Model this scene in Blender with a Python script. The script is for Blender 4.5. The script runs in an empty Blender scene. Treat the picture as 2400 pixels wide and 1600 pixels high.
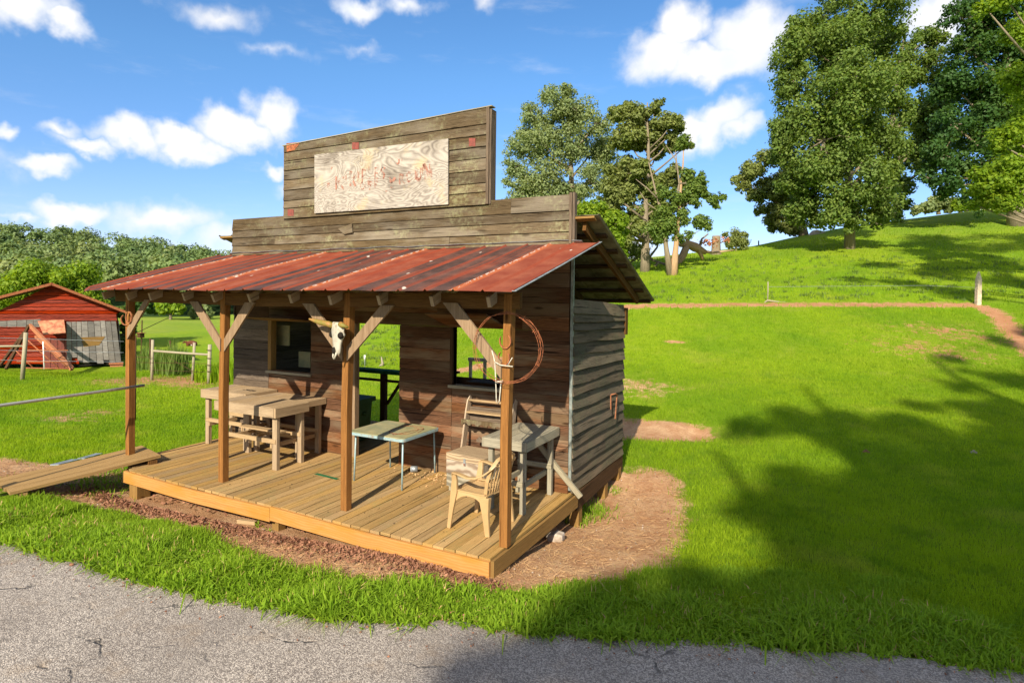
import bpy, math, random
import numpy as np
from mathutils import Vector, Matrix, noise as mnoise
random.seed(7); RNG=np.random.default_rng(11)
R=math.radians
# ------------------------------------------------------------------ camera, world, sun
CP=dict(yaw=0.473,pitch=-0.017,roll=0.012,f=1378.21)
C0=np.array([2.767,-5.027,2.554])
_y,_p,_r=CP['yaw'],CP['pitch'],CP['roll']
F=np.array([-math.sin(_y)*math.cos(_p),math.cos(_y)*math.cos(_p),math.sin(_p)])
_R=np.array([math.cos(_y),math.sin(_y),0.]);_U=np.cross(_R,F)
RT=math.cos(_r)*_R+math.sin(_r)*_U; UP=-math.sin(_r)*_R+math.cos(_r)*_U
SHY=-77.3
def ray(u,v): return F+(u-1200)/CP['f']*RT-(v-800-SHY)/CP['f']*UP
def at(u,v,d): return C0+ray(u,v)*d
def bp(u,v,a,val):
    d=ray(u,v);i='xyz'.index(a);return C0+(val-C0[i])/d[i]*d
S=bpy.context.scene
cd=bpy.data.cameras.new('camera');cam=bpy.data.objects.new('camera',cd);S.collection.objects.link(cam)
cam.matrix_world=Matrix(((RT[0],UP[0],-F[0],C0[0]),(RT[1],UP[1],-F[1],C0[1]),(RT[2],UP[2],-F[2],C0[2]),(0,0,0,1)))
cd.sensor_width=36;cd.lens=36*CP['f']/2400;cd.shift_y=SHY/2400;cd.clip_start=.05;cd.clip_end=3000
S.camera=cam
S.view_settings.view_transform='Standard';S.view_settings.look='None';S.view_settings.exposure=0.92;S.view_settings.gamma=1
S.cycles.max_bounces=7;S.cycles.diffuse_bounces=4;S.cycles.glossy_bounces=2;S.cycles.transmission_bounces=5;S.cycles.transparent_max_bounces=8
SUN_EL=R(31.5);SUNV=np.array([.19,-.98,0]);SUNV/=np.linalg.norm(SUNV)
SUNV=np.array([SUNV[0]*math.cos(SUN_EL),SUNV[1]*math.cos(SUN_EL),math.sin(SUN_EL)])  # towards the sun
sd=bpy.data.lights.new('sun','SUN');sd.energy=4.8;sd.angle=R(.6);sd.color=(1,.9,.72)
so=bpy.data.objects.new('sun',sd);S.collection.objects.link(so)
so.rotation_euler=Vector(SUNV).to_track_quat('Z','Y').to_euler()
W=bpy.data.worlds.new('World');S.world=W;W.use_nodes=True
nt=W.node_tree;nt.nodes.clear()
class NT:
    def __init__(s,t): s.t=t
    def n(s,typ,**k):
        nd=s.t.nodes.new(typ)
        ins=k.pop('ins',{})
        for a,b in k.items(): setattr(nd,a,b)
        for a,b in ins.items():
            sk=nd.inputs[a]
            if isinstance(b,bpy.types.NodeSocket): s.t.links.new(b,sk)
            elif isinstance(b,bpy.types.Node): s.t.links.new(b.outputs[0],sk)
            else: sk.default_value=b
        return nd
    def m(s,op,a,b=0.,c=0.,clamp=False):
        return s.n('ShaderNodeMath',operation=op,use_clamp=clamp,ins={0:a,1:b,2:c}).outputs[0]
    def v(s,op,a,b=(0,0,0)):
        nd=s.n('ShaderNodeVectorMath',operation=op,ins={0:a})
        if op=='SCALE':
            s.n  # noqa
            if isinstance(b,bpy.types.NodeSocket): s.t.links.new(b,nd.inputs[3])
            else: nd.inputs[3].default_value=b
        elif isinstance(b,bpy.types.NodeSocket): s.t.links.new(b,nd.inputs[1])
        else: nd.inputs[1].default_value=b
        return nd.outputs[1] if op in('LENGTH','DOT_PRODUCT','DISTANCE') else nd.outputs[0]
    def mix(s,f,a,b,mode='MIX'):
        nd=s.n('ShaderNodeMix',data_type='RGBA',blend_type=mode)
        for i,x in ((0,f),(6,a),(7,b)):
            if isinstance(x,bpy.types.NodeSocket): s.t.links.new(x,nd.inputs[i])
            else: nd.inputs[i].default_value=x if i==0 else (tuple(x)+(1,))[:4]
        return nd.outputs[2]
    def noise(s,vec,scale,detail=4,rough=.6,dist=0.,out=0):
        nd=s.n('ShaderNodeTexNoise',ins={'Scale':scale,'Detail':detail,'Roughness':rough,'Distortion':dist})
        if vec is not None: s.t.links.new(vec,nd.inputs['Vector'])
        return nd.outputs[out]
    def ramp(s,f,stops,interp='LINEAR'):
        nd=s.n('ShaderNodeValToRGB');nd.color_ramp.interpolation=interp
        s.t.links.new(f,nd.inputs[0]);el=nd.color_ramp.elements
        while len(el)<len(stops): el.new(.5)
        for e,(p,c) in zip(el,stops):
            e.position=p;e.color=(c,c,c,1) if isinstance(c,(int,float)) else tuple(c)+(1,)
        return nd.outputs[0]
    def mr(s,x,a,b,c=0.,d=1.,interp='LINEAR'):
        nd=s.n('ShaderNodeMapRange',interpolation_type=interp,ins={0:x,1:a,2:b,3:c,4:d});return nd.outputs[0]
    def sep(s,vec): return s.n('ShaderNodeSeparateXYZ',ins={0:vec}).outputs
    def comb(s,x,y,z=0.): return s.n('ShaderNodeCombineXYZ',ins={0:x,1:y,2:z}).outputs[0]
N=NT(nt)
sky=N.n('ShaderNodeTexSky',sky_type='NISHITA',sun_disc=False,sun_elevation=SUN_EL,air_density=1.0,dust_density=.3,ozone_density=2.6,altitude=300)
sky.sun_rotation=math.atan2(SUNV[0],SUNV[1])
tc=N.n('ShaderNodeTexCoord');D=tc.outputs['Generated']
x,y,z=N.sep(D)[:3]
skyc=N.n('ShaderNodeHueSaturation',ins={'Saturation':1.22,'Value':1.0,'Color':sky.outputs[0]}).outputs[0]
skyc=N.mix(1.,skyc,(1,1,1),'MULTIPLY')
skyc=N.mix(1.,skyc,N.mix(N.mr(N.m('ARCSINE',z),.02,.35,0,1),(.74,.66,.86),(1.0,.98,.99)),'MULTIPLY')
az=N.m('ARCTAN2',x,y);el=N.m('ARCSINE',z)
ae=N.comb(az,el)
wn=N.noise(D,9,3,.6,out=1);wn2=N.noise(D,38,3,.65,out=1)
wob=N.v('ADD',N.v('SCALE',N.v('SUBTRACT',wn,(.5,.5,.5)),.10),N.v('SCALE',N.v('SUBTRACT',wn2,(.5,.5,.5)),.022))
aew=N.v('ADD',ae,wob)
CL=[(50,35,105,45,1.1),(150,80,50,30,1),(500,20,110,32,.5),(830,12,85,32,1),(960,8,60,22,.7),(1130,12,40,22,.5),
(645,285,58,55,1.2),(560,312,90,40,1.2),(450,335,85,32,1.2),(330,335,90,38,1.1),(215,358,70,20,1),(150,325,50,25,.7),
(115,398,85,22,1),(170,490,72,26,1.1),(625,397,38,18,.9),(400,512,130,38,.75),(540,565,130,45,.6),(10,305,28,20,.8),(40,492,60,12,.5),
(1600,60,75,60,1.25),(1745,80,100,72,1.25),(1545,130,105,60,1.2),(1680,150,140,55,1.25),
(1680,288,72,46,1.15),(1640,322,85,50,1.1),(1730,318,60,30,1),(2190,40,85,70,1.1),(1470,590,120,50,.85),(1620,570,70,25,.4),
(670,440,40,22,.5),(1850,520,60,30,.3),(860,125,50,12,.3),(650,130,80,14,.3),(3300,200,300,90,1),(-900,150,300,80,1),(-300,350,260,60,.8)]
FILL_CL=[(2.6,.5,.55,.22),(3.0,.9,.5,.2),(-2.6,.55,.5,.25),(-2.9,.22,.6,.16),(2.2,.3,.5,.2),(-1.9,.35,.35,.2),(1.7,.7,.5,.25),(-1.5,1.15,1.5,.3),(1.5,1.15,1.5,.3),(0,1.15,1.2,.24)]  # unseen clouds behind and overhead, added to whiten the fill light
acc=None
for (u,v,ru,rv,w) in CL:
    d=ray(u,v);d=d/np.linalg.norm(d)
    a0=math.atan2(d[0],d[1]);e0=math.asin(d[2])
    k=1/CP['f']*1/(np.linalg.norm(ray(u,v)));
    sx=1/(ru*1.25*k);sy=1/(rv*1.25*k)
    ln=N.v('LENGTH',N.v('MULTIPLY',N.v('SUBTRACT',aew,(a0,e0,0)),(sx,sy,0)))
    val=N.m('MULTIPLY',N.m('SUBTRACT',1.,ln),w)
    acc=val if acc is None else N.m('MAXIMUM',acc,val)
for (a0,e0,ra,re) in FILL_CL:
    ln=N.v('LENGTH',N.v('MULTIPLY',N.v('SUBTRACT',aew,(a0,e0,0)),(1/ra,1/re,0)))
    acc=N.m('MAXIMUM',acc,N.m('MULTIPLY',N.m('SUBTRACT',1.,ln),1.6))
fn=N.noise(D,20,6,.58)
dens=N.mr(N.m('ADD',acc,N.m('MULTIPLY',N.m('SUBTRACT',fn,.5),0.8)),-.06,.75,0,1,'SMOOTHSTEP')
wisp=N.mr(N.noise(N.v('MULTIPLY',D,(2.2,2.2,9)),3.2,6,.6),.52,.85,0,.32,'SMOOTHSTEP')
dens=N.m('MAXIMUM',dens,wisp)
hz=N.mr(el,0.,.14,.12,0.,'SMOOTHSTEP');dens=N.m('MAXIMUM',dens,hz)
shade=N.mr(N.noise(D,14,3,.5),.3,.7)
CLB=5.6
cc=N.mix(shade,(CLB*.86,CLB*.90,CLB*.98),(CLB*1.03,CLB,CLB*.96))
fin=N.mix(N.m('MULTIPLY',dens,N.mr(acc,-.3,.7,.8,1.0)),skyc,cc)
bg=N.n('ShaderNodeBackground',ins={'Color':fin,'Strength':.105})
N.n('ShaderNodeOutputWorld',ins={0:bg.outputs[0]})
# ------------------------------------------------------------------ object helpers
COL=S.collection
def tag(o,label=None,cat=None,group=None,kind=None):
    if label:o['label']=label
    if cat:o['category']=cat
    if group:o['group']=group
    if kind:o['kind']=kind
    return o
def empty(name,loc=(0,0,0),label=None,cat=None,group=None):
    o=bpy.data.objects.new(name,None);COL.objects.link(o);o.location=tuple(float(t) for t in loc);o.empty_display_size=.1
    return tag(o,label,cat,group)
def mobj(name,me,mat=None,parent=None):
    o=bpy.data.objects.new(name,me);COL.objects.link(o)
    if mat is not None and not me.materials: me.materials.append(mat)
    if parent is not None:
        o.parent=parent
        if o.type!='EMPTY': o.matrix_parent_inverse=Matrix.Identity(4)
    return o
class MB:
    def __init__(s,off=(0,0,0)): s.v=[];s.f=[];s.uv=[];s.sm=[];s.off=np.array(off,float)
    def _add(s,vs,fs,uvs,smooth=False):
        b=len(s.v);s.v+= [tuple(map(float,np.asarray(p)-s.off)) for p in vs]
        s.f+=[tuple(b+i for i in f) for f in fs];s.uv+=uvs;s.sm+=[smooth]*len(fs)
    def sweep(s,pts,w,t,up=(0,0,1),ends=True,taper=None):
        pts=[np.array(p,float) for p in pts];n=len(pts);up=np.array(up,float)
        ou,ov=random.random()*40,random.random()*40;L=0;vs=[];Ls=[]
        for i,p in enumerate(pts):
            T=pts[min(i+1,n-1)]-pts[max(i-1,0)];T/=np.linalg.norm(T)+1e-9
            U=up-T*(up@T);U/=np.linalg.norm(U)+1e-9;Sd=np.cross(T,U)
            if i: L+=np.linalg.norm(p-pts[i-1])
            Ls.append(L);k=1 if taper is None else taper[i]
            for a,b in ((-1,-1),(1,-1),(1,1),(-1,1)): vs.append(p+U*a*w/2*k+Sd*b*t/2*k)
        fs=[];uv=[];q=[0,w,w+t,2*w+t,2*w+2*t]
        for i in range(n-1):
            for j in range(4):
                a=i*4+j;b=i*4+(j+1)%4;fs.append((a,b,b+4,a+4))
                uv+=[(ou+Ls[i],ov+q[j]),(ou+Ls[i],ov+q[j+1]),(ou+Ls[i+1],ov+q[j+1]),(ou+Ls[i+1],ov+q[j])]
        if ends:
            fs.append((3,2,1,0));uv+=[(ou,ov+9.),(ou+t*.3,ov+9.),(ou+t*.3,ov+9+w),(ou,ov+9+w)]
            e=(n-1)*4;fs.append((e,e+1,e+2,e+3));uv+=[(ou,ov+9.),(ou,ov+9+w),(ou+t*.3,ov+9+w),(ou+t*.3,ov+9.)]
        s._add(vs,fs,uv);return s
    def box(s,x0,x1,y0,y1,z0,z1,ax=None):
        d=(x1-x0,y1-y0,z1-z0);a=ax if ax is not None else int(np.argmax(d))
        c=np.array([(x0+x1)/2,(y0+y1)/2,(z0+z1)/2]);e=np.zeros(3);e[a]=d[a]/2
        up=np.zeros(3);b=(a+1)%3;up[b]=1;o=(a+2)%3
        return s.sweep([c-e,c+e],d[b],d[o],up)
    def tube(s,pts,rad,n=8,caps=True):
        pts=[np.array(p,float) for p in pts];m=len(pts)
        if not hasattr(rad,'__len__'): rad=[rad]*m
        ou=random.random()*30;L=0;vs=[];Ls=[]
        T0=pts[1]-pts[0];ref=np.array([0,0,1.]) if abs(T0[2])<.9*np.linalg.norm(T0) else np.array([1.,0,0])
        for i,p in enumerate(pts):
            T=pts[min(i+1,m-1)]-pts[max(i-1,0)];T/=np.linalg.norm(T)+1e-9
            A=ref-T*(ref@T);A/=np.linalg.norm(A)+1e-9;B=np.cross(T,A);ref=A
            if i: L+=np.linalg.norm(p-pts[i-1])
            Ls.append(L)
            for j in range(n):
                an=2*math.pi*j/n;vs.append(p+(A*math.cos(an)+B*math.sin(an))*rad[i])
        fs=[];uv=[]
        for i in range(m-1):
            for j in range(n):
                k=(j+1)%n;fs.append((i*n+j,i*n+k,(i+1)*n+k,(i+1)*n+j))
                c=2*math.pi*max(rad[0],.01)
                uv+=[(ou+Ls[i],c*j/n),(ou+Ls[i],c*(j+1)/n),(ou+Ls[i+1],c*(j+1)/n),(ou+Ls[i+1],c*j/n)]
        if caps:
            fs.append(tuple(range(n-1,-1,-1)));uv+=[(ou,0)]*n
            fs.append(tuple((m-1)*n+j for j in range(n)));uv+=[(ou,0)]*n
        s._add(vs,fs,uv,n>4);return s
    def prism(s,poly,d,n=None):   # polygon (list of 3d pts) extruded by vector d
        poly=[np.array(p,float) for p in poly];d=np.array(d,float);m=len(poly)
        o=random.random()*30
        U=poly[1]-poly[0];U/=np.linalg.norm(U);Nn=np.cross(U,poly[2]-poly[1]);Nn/=np.linalg.norm(Nn);V=np.cross(Nn,U)
        vs=poly+[p+d for p in poly];q=lambda p:(o+float(p@U),o+float(p@V))
        fs=[tuple(range(m)),tuple(range(2*m-1,m-1,-1))];uv=[q(p) for p in poly]+[q(p) for p in poly[::-1]]
        for i in range(m):
            j=(i+1)%m;fs.append((i,i+m,j+m,j));uv+=[q(poly[i]),q(poly[i]+V*.03),q(poly[j]+V*.03),q(poly[j])]
        s._add(vs,fs,uv);return s
    def build(s,name,mat,parent=None,bevel=0):
        me=bpy.data.meshes.new(name);me.from_pydata(s.v,[],s.f)
        u=me.uv_layers.new(name='UVMap');u.data.foreach_set('uv',np.array(s.uv,np.float32).ravel())
        me.polygons.foreach_set('use_smooth',s.sm);me.validate();me.update()
        o=mobj(name,me,mat,parent)
        if bevel:
            b=o.modifiers.new('bevel','BEVEL');b.width=bevel;b.segments=2;b.limit_method='ANGLE'
        return o
def mesh_np(name,V,quads=None,tris=None,smooth=False):
    me=bpy.data.meshes.new(name);me.vertices.add(len(V));me.vertices.foreach_set('co',np.ascontiguousarray(V,np.float32).ravel())
    parts=[];st=[];c=0
    if quads is not None and len(quads): parts.append(quads.ravel());st.append(np.arange(len(quads))*4);c=len(quads)*4
    if tris is not None and len(tris): parts.append(tris.ravel());st.append(c+np.arange(len(tris))*3)
    L=np.concatenate(parts).astype(np.int32);St=np.concatenate(st).astype(np.int32)
    me.loops.add(len(L));me.loops.foreach_set('vertex_index',L)
    me.polygons.add(len(St));me.polygons.foreach_set('loop_start',St)
    if smooth: me.polygons.foreach_set('use_smooth',np.ones(len(St),bool))
    me.update(calc_edges=True);return me
# ------------------------------------------------------------------ materials
def newmat(name):
    m=bpy.data.materials.new(name);m.use_nodes=True;m.node_tree.nodes.clear();return m,NT(m.node_tree)
def _nop():pass
def finish(n,col,rough=.8,bump=None,bs=.3,bd=.01,spec=.06,metal=0.,alpha=None,extra=None):
    ins={'Base Color':col,'Roughness':rough,'Metallic':metal,'Specular IOR Level':spec}
    if bump is not None: ins['Normal']=n.n('ShaderNodeBump',ins={'Strength':bs,'Distance':bd,'Height':bump}).outputs[0]
    if alpha is not None: ins['Alpha']=alpha
    b=n.n('ShaderNodeBsdfPrincipled')
    for k,v in ins.items():
        if isinstance(v,bpy.types.NodeSocket): n.t.links.new(v,b.inputs[k])
        else: b.inputs[k].default_value=v if not (k=='Base Color' and len(v)==3) else tuple(v)+(1,)
    n.n('ShaderNodeOutputMaterial',ins={0:b.outputs[0]});return b
def wood(name,light,dark,grain=26,vary=.35,crack=.6,knots=.5,moss=None,stain=None,rough=.85,alt=None,bs=.5):
    m,n=newmat(name);uv=n.n('ShaderNodeTexCoord').outputs['UV'];obj=n.n('ShaderNodeTexCoord').outputs['Object']
    rnd=n.n('ShaderNodeNewGeometry').outputs['Random Per Island']
    wv=n.v('ADD',uv,n.comb(n.m('MULTIPLY',rnd,17.),n.m('MULTIPLY',rnd,31.),n.m('MULTIPLY',rnd,9.)))
    g1=n.noise(n.v('MULTIPLY',wv,(1.3,grain,1)),1.,8,.65,.6)
    g2=n.noise(n.v('MULTIPLY',wv,(4.,grain*6,1)),1.,4,.6)
    rings=n.n('ShaderNodeTexWave',wave_type='BANDS',bands_direction='Y',ins={'Scale':6.,'Distortion':9.,'Detail':3.,'Detail Scale':.7,'Vector':n.v('MULTIPLY',wv,(.55,grain*.22,1))}).outputs[1]
    f=n.m('ADD',n.m('MULTIPLY',g1,.56),n.m('ADD',n.m('MULTIPLY',g2,.20),n.m('MULTIPLY',rings,.30)))
    col=n.mix(n.mr(f,.40,.66),dark,light)
    if alt is not None: col=n.mix(n.mr(n.noise(n.v('MULTIPLY',wv,(.8,3,1)),1.2,3),.45,.62),col,n.mix(n.mr(f,.36,.68),[c*.6 for c in alt],alt))
    # dark checks along the grain
    ck=n.mr(n.noise(n.v('MULTIPLY',wv,(.9,grain*2.2,1)),1.,3,.5),.62,.70,0,1)
    col=n.mix(n.m('MULTIPLY',ck,crack),col,[c*.28 for c in dark])
    if knots:
        vo=n.n('ShaderNodeTexVoronoi',ins={'Scale':1.,'Vector':n.v('MULTIPLY',wv,(1.6,6.5,1))})
        kd=n.mr(vo.outputs['Distance'],.05,.16,1,0,'SMOOTHSTEP')
        col=n.mix(n.m('MULTIPLY',kd,knots),col,[c*.35 for c in dark])
    col=n.mix(n.mr(n.noise(obj,1.1,4,.6),.35,.7,0,.35),col,[(a+b)*.42 for a,b in zip(dark,light)])
    if moss: 
        mf=n.m('MULTIPLY',n.mr(n.noise(obj,2.2,6,.75),.50,.62),n.mr(n.noise(obj,19,4,.7),.42,.58))
        col=n.mix(n.m('MULTIPLY',mf,moss[3]),col,moss[:3])
    if stain: 
        sf=n.mr(n.noise(n.v('MULTIPLY',obj,(1,1,2.6)),1.3,4,.6),.48,.62)
        col=n.mix(n.m('MULTIPLY',sf,stain[3]),col,stain[:3])
    hsv=n.n('ShaderNodeHueSaturation',ins={'Color':col,'Value':n.mr(rnd,0,1,1-vary,1+vary*.8),'Saturation':n.mr(n.m('FRACT',n.m('MULTIPLY',rnd,13.7)),0,1,.95,1.12)}).outputs[0]
    finish(n,hsv,rough,n.m('SUBTRACT',f,n.m('MULTIPLY',ck,.5)),bs,.006);return m
M={}
M['deck']=wood('deck_wood',(.46,.30,.135),(.235,.145,.06),20,.20,.8,.25,moss=(.22,.23,.10,.35))
M['rim']=wood('painted_rim',(.46,.25,.115),(.38,.20,.085),8,.06,.15,.0,stain=(.36,.19,.06,.6),bs=.12)
M['rimside']=wood('rim_side_wood',(.30,.19,.085),(.15,.09,.04),18,.1,.5,.2)
M['post']=wood('post_wood',(.40,.175,.038),(.085,.03,.008),34,.12,.95,.9)
M['brace']=wood('brace_wood',(.33,.24,.165),(.13,.085,.05),22,.25,.5,.3)
M['beam']=wood('beam_wood',(.18,.10,.045),(.06,.03,.014),18,.15,.5,.3)
M['tail']=wood('tail_wood',(.50,.40,.29),(.24,.16,.10),26,.2,.5,.2)
M['wall']=wood('wall_boards',(.205,.098,.052),(.040,.019,.010),15,.35,.9,.8,alt=(.21,.145,.09))
M['wallgrey']=wood('weathered_wall_boards',(.20,.155,.115),(.05,.036,.027),17,.4,.7,.6)
M['lap']=wood('grey_clapboards',(.18,.15,.105),(.045,.035,.025),16,.3,.85,.6,alt=(.20,.15,.105),moss=(.13,.15,.085,.4))
M['false']=wood('false_front_boards',(.15,.11,.066),(.035,.024,.014),16,.25,.8,.6,moss=(.27,.27,.15,.45),alt=(.20,.165,.12))
M['table']=wood('table_wood',(.46,.34,.21),(.22,.15,.09),18,.14,.45,.35)
M['tablegrey']=wood('grey_table_wood',(.38,.34,.25),(.16,.14,.10),18,.15,.5,.35)
M['chest']=wood('chest_wood',(.47,.39,.30),(.22,.15,.10),12,.3,.55,.6)
M['ramp']=wood('ramp_wood',(.37,.25,.125),(.19,.12,.06),18,.15,.6,.3)
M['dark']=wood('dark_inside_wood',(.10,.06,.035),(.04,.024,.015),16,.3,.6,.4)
M['fence']=wood('fence_wood',(.42,.38,.28),(.20,.17,.12),22,.15,.6,.3)
M['barngrey']=wood('barn_grey_boards',(.30,.275,.25),(.09,.08,.075),6,.35,.5,.3)
M['barnred']=wood('barn_red_boards',(.33,.052,.028),(.12,.022,.014),3,.22,.5,.0,bs=.2)
M['bark']=wood('tree_bark',(.30,.25,.18),(.12,.095,.065),12,.1,.7,.3)
M['deadwood']=wood('dead_wood',(.52,.36,.22),(.22,.15,.10),10,.15,.6,.3)
def simple(name,c1,c2=None,scale=20,rough=.6,metal=0.,bs=.15,spec=.2,stops=(.4,.6)):
    m,n=newmat(name);o=n.n('ShaderNodeTexCoord').outputs['Object'];f=n.noise(o,scale,5,.65)
    col=n.mix(n.mr(f,*stops),c1,c2 or [c*.75 for c in c1]);finish(n,col,rough,f,bs,.004,spec,metal);return m
M['rust']=simple('rusty_metal',(.36,.12,.05),(.17,.06,.03),30,.85)
M['rustlight']=simple('orange_rusty_metal',(.42,.17,.08),(.26,.10,.05),40,.8)
M['galv']=simple('galvanised_metal',(.36,.39,.41),(.22,.24,.26),9,.45,.5)
M['pipe']=simple('pipe_metal',(.42,.40,.36),(.25,.14,.08),6,.4,.6,stops=(.5,.75))
M['plastic']=simple('beige_plastic',(.42,.275,.13),(.36,.23,.105),3,.38,0,.02,.5)
M['bone']=simple('bleached_bone',(.40,.37,.30),(.20,.15,.10),16,.7,stops=(.5,.72))
M['horn']=simple('horn_keratin',(.30,.15,.05),(.16,.15,.03),10,.5)
M['black']=simple('black_and_hollow_shade',(.012,.01,.008),(.02,.016,.012),10,.9)  # near-black for scraps, crumbs and cord, also painted shade of hollows
M['whiterod']=simple('white_coated_wire',(.55,.52,.44),(.4,.36,.28),30,.5)
M['bluesteel']=simple('blue_painted_steel',(.28,.40,.42),(.26,.22,.17),14,.5,.2,stops=(.5,.7))
M['cardtop']=simple('worn_green_tabletop',(.33,.285,.145),(.22,.22,.12),5,.6,0,.05)
M['bin']=simple('green_bin_plastic',(.04,.10,.035),(.05,.12,.05),6,.7,0,.03)
M['greenpaint']=simple('green_painted_board',(.03,.15,.06),(.02,.08,.035),12,.95,spec=.05)
M['block']=simple('grey_stone',(.42,.36,.30),(.28,.22,.17),12,.9)
M['redmetal']=simple('dark_red_sheet',(.23,.06,.045),(.15,.05,.04),12,.7)
M['rustsheet']=simple('rusted_sheet_metal',(.36,.12,.07),(.52,.28,.15),4,.7,.1)
M['cow']=simple('calf_hide',(.10,.032,.016),(.45,.40,.34),2.2,.8,stops=(.56,.6))
M['white']=simple('white_paint',(.78,.78,.76),(.6,.6,.58),8,.6)
M['paleframe']=simple('pale_frame_paint',(.55,.46,.33),(.34,.28,.2),9,.8)
M['blacktrim']=simple('grey_metal_trim',(.16,.18,.165),(.26,.29,.27),12,.5,.3)
M['tan']=simple('dead_leaf',(.30,.145,.085),(.14,.06,.035),9,.8,0,.1)
def roofmat():
    m,n=newmat('red_rusted_roofing');uv=n.n('ShaderNodeTexCoord').outputs['UV'];ob=n.n('ShaderNodeTexCoord').outputs['Object']
    st=n.noise(n.v('MULTIPLY',uv,(3.3,.28,1)),1.,5,.6,.3)
    st2=n.noise(n.v('MULTIPLY',uv,(26,.5,1)),1.,4,.6)
    u=n.sep(uv)[0]
    # each sheet is rusted red beside its lap seam and faded slate-brown beyond
    ph=n.m('FRACT',n.m('DIVIDE',n.m('SUBTRACT',u,.36),1.98))
    side=n.mr(ph,.60,.66,0,1,'SMOOTHSTEP')
    f=n.m('ADD',n.m('MULTIPLY',st,.62),n.m('MULTIPLY',st2,.30))
    dk=n.mr(n.m('ADD',f,n.m('MULTIPLY',side,.20)),.46,.60,0,1,'SMOOTHSTEP')
    patch=n.mr(n.noise(ob,3.2,5,.7),.40,.62)
    dark=n.mix(patch,(.042,.026,.023),(.10,.05,.040))
    red=n.mix(patch,(.17,.036,.019),(.225,.064,.034))
    col=n.mix(dk,dark,red)
    rib=n.mr(n.m('ABSOLUTE',n.m('SUBTRACT',n.m('FRACT',n.m('DIVIDE',u,.33)),.5)),.36,.46,0,1)
    col=n.mix(n.m('MULTIPLY',rib,n.mr(st2,.3,.6)),col,(.24,.05,.025))
    # bare flakes: scattered and in a line along the seams
    vo=n.n('ShaderNodeTexVoronoi',ins={'Scale':1.,'Vector':n.v('MULTIPLY',uv,(6.2,2.9,1))})
    fl=n.m('MULTIPLY',n.mr(vo.outputs['Distance'],.07,.11,1,0),n.mr(n.sep(vo.outputs['Color'])[0],.50,.52))
    seam=n.mr(n.m('ABSOLUTE',n.m('SUBTRACT',ph,.645)),.006,.017,1,0)
    sn=n.mr(n.noise(n.v('MULTIPLY',uv,(60,14,1)),1.,3,.7),.5,.56)
    fl=n.m('MAXIMUM',fl,n.m('MULTIPLY',seam,sn))
    col=n.mix(n.m('MULTIPLY',n.mr(n.m('ABSOLUTE',n.m('SUBTRACT',ph,.65)),.012,.03,1,0),.8),col,(.36,.10,.035))
    col=n.mix(fl,col,(.50,.44,.38))
    finish(n,col,n.mr(dk,0,1,.7,.8),n.noise(ob,40,4),.1,.003,.12);return m
M['roof']=roofmat()
def tinunder():
    return simple('old_tin_roofing',(.25,.23,.16),(.13,.11,.07),5,.7,.2)
M['tin']=tinunder()
def signmat():
    m,n=newmat('weathered_plywood');uv=n.n('ShaderNodeTexCoord').outputs['UV'];o=n.n('ShaderNodeTexCoord').outputs['Object']
    hills=n.noise(n.v('MULTIPLY',uv,(.75,1.7,1)),1.0,3,.5,.8)
    w=n.m('ABSOLUTE',n.m('SUBTRACT',n.m('FRACT',n.m('MULTIPLY',hills,26.)),.5))
    f=n.m('ADD',n.m('MULTIPLY',w,1.1),n.m('MULTIPLY',n.noise(n.v('MULTIPLY',uv,(6,60,1)),1.,4),.45))
    col=n.mix(n.mr(f,.18,.75),(.21,.18,.155),(.40,.36,.31))
    col=n.mix(n.mr(n.noise(uv,1.7,4,.6),.52,.7,0,.75),col,n.mix(w,(.07,.055,.045),(.32,.27,.21)))
    col=n.mix(n.mr(n.noise(n.v('ADD',uv,(7,3,0)),1.9,5,.65),.55,.68,0,.75),col,(.42,.34,.20))
    finish(n,col,.85,f,.5,.004);return m
M['sign']=signmat()
def paintmat():
    m,n=newmat('flaked_red_paint');o=n.n('ShaderNodeTexCoord').outputs['Object']
    a=n.mr(n.noise(n.v('MULTIPLY',o,(9,9,5)),1.4,5,.7),.46,.64)
    finish(n,(.43,.21,.155),.8,alpha=n.m('MULTIPLY',a,.85));return m
M['lettering']=paintmat()
def foliage(name,c1,c2,c3,trans=.35,csc=.35):
    m,n=newmat(name);o=n.n('ShaderNodeTexCoord').outputs['Object'];rnd=n.n('ShaderNodeNewGeometry').outputs['Random Per Island']
    col=n.mix(rnd,c1,c2);
    if name=='forest_leaves':
        tv=n.n('ShaderNodeAttribute',attribute_name='tint').outputs['Fac'];col=n.mix(n.mr(tv,0,1,0,.8),col,n.mix(n.m('FRACT',n.m('MULTIPLY',tv,7.3)),(.07,.14,.055),(.27,.29,.11)))
    col=n.mix(n.mr(n.noise(o,csc,3,.6),.42,.62,0,.7),col,c3)
    if name=='lawn_blades': col=n.mix(n.mr(n.noise(o,.16,4,.65),.42,.62,0,.7),col,(.14,.26,.012));col=n.mix(n.mr(n.noise(o,2.6,4,.7),.52,.66,0,.65),col,(.10,.20,.016));col=n.mix(n.mr(n.noise(o,.7,5,.7),.55,.68,0,.45),col,(.38,.40,.06))
    d=n.n('ShaderNodeBsdfPrincipled',ins={'Base Color':col,'Roughness':.55,'Specular IOR Level':.08 if 'blades' in name else .2})
    t=n.n('ShaderNodeBsdfTranslucent',ins={'Color':n.mix(1.,col,(1.7,1.6,.55),'MULTIPLY')})
    mx=n.n('ShaderNodeMixShader',ins={0:trans,1:d.outputs[0],2:t.outputs[0]})
    n.n('ShaderNodeOutputMaterial',ins={0:mx.outputs[0]});return m
M['leafA']=foliage('green_leaves',(.075,.14,.022),(.17,.225,.042),(.12,.18,.04))
M['leafO']=foliage('olive_leaves',(.11,.15,.035),(.24,.27,.075),(.17,.20,.06))
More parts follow.
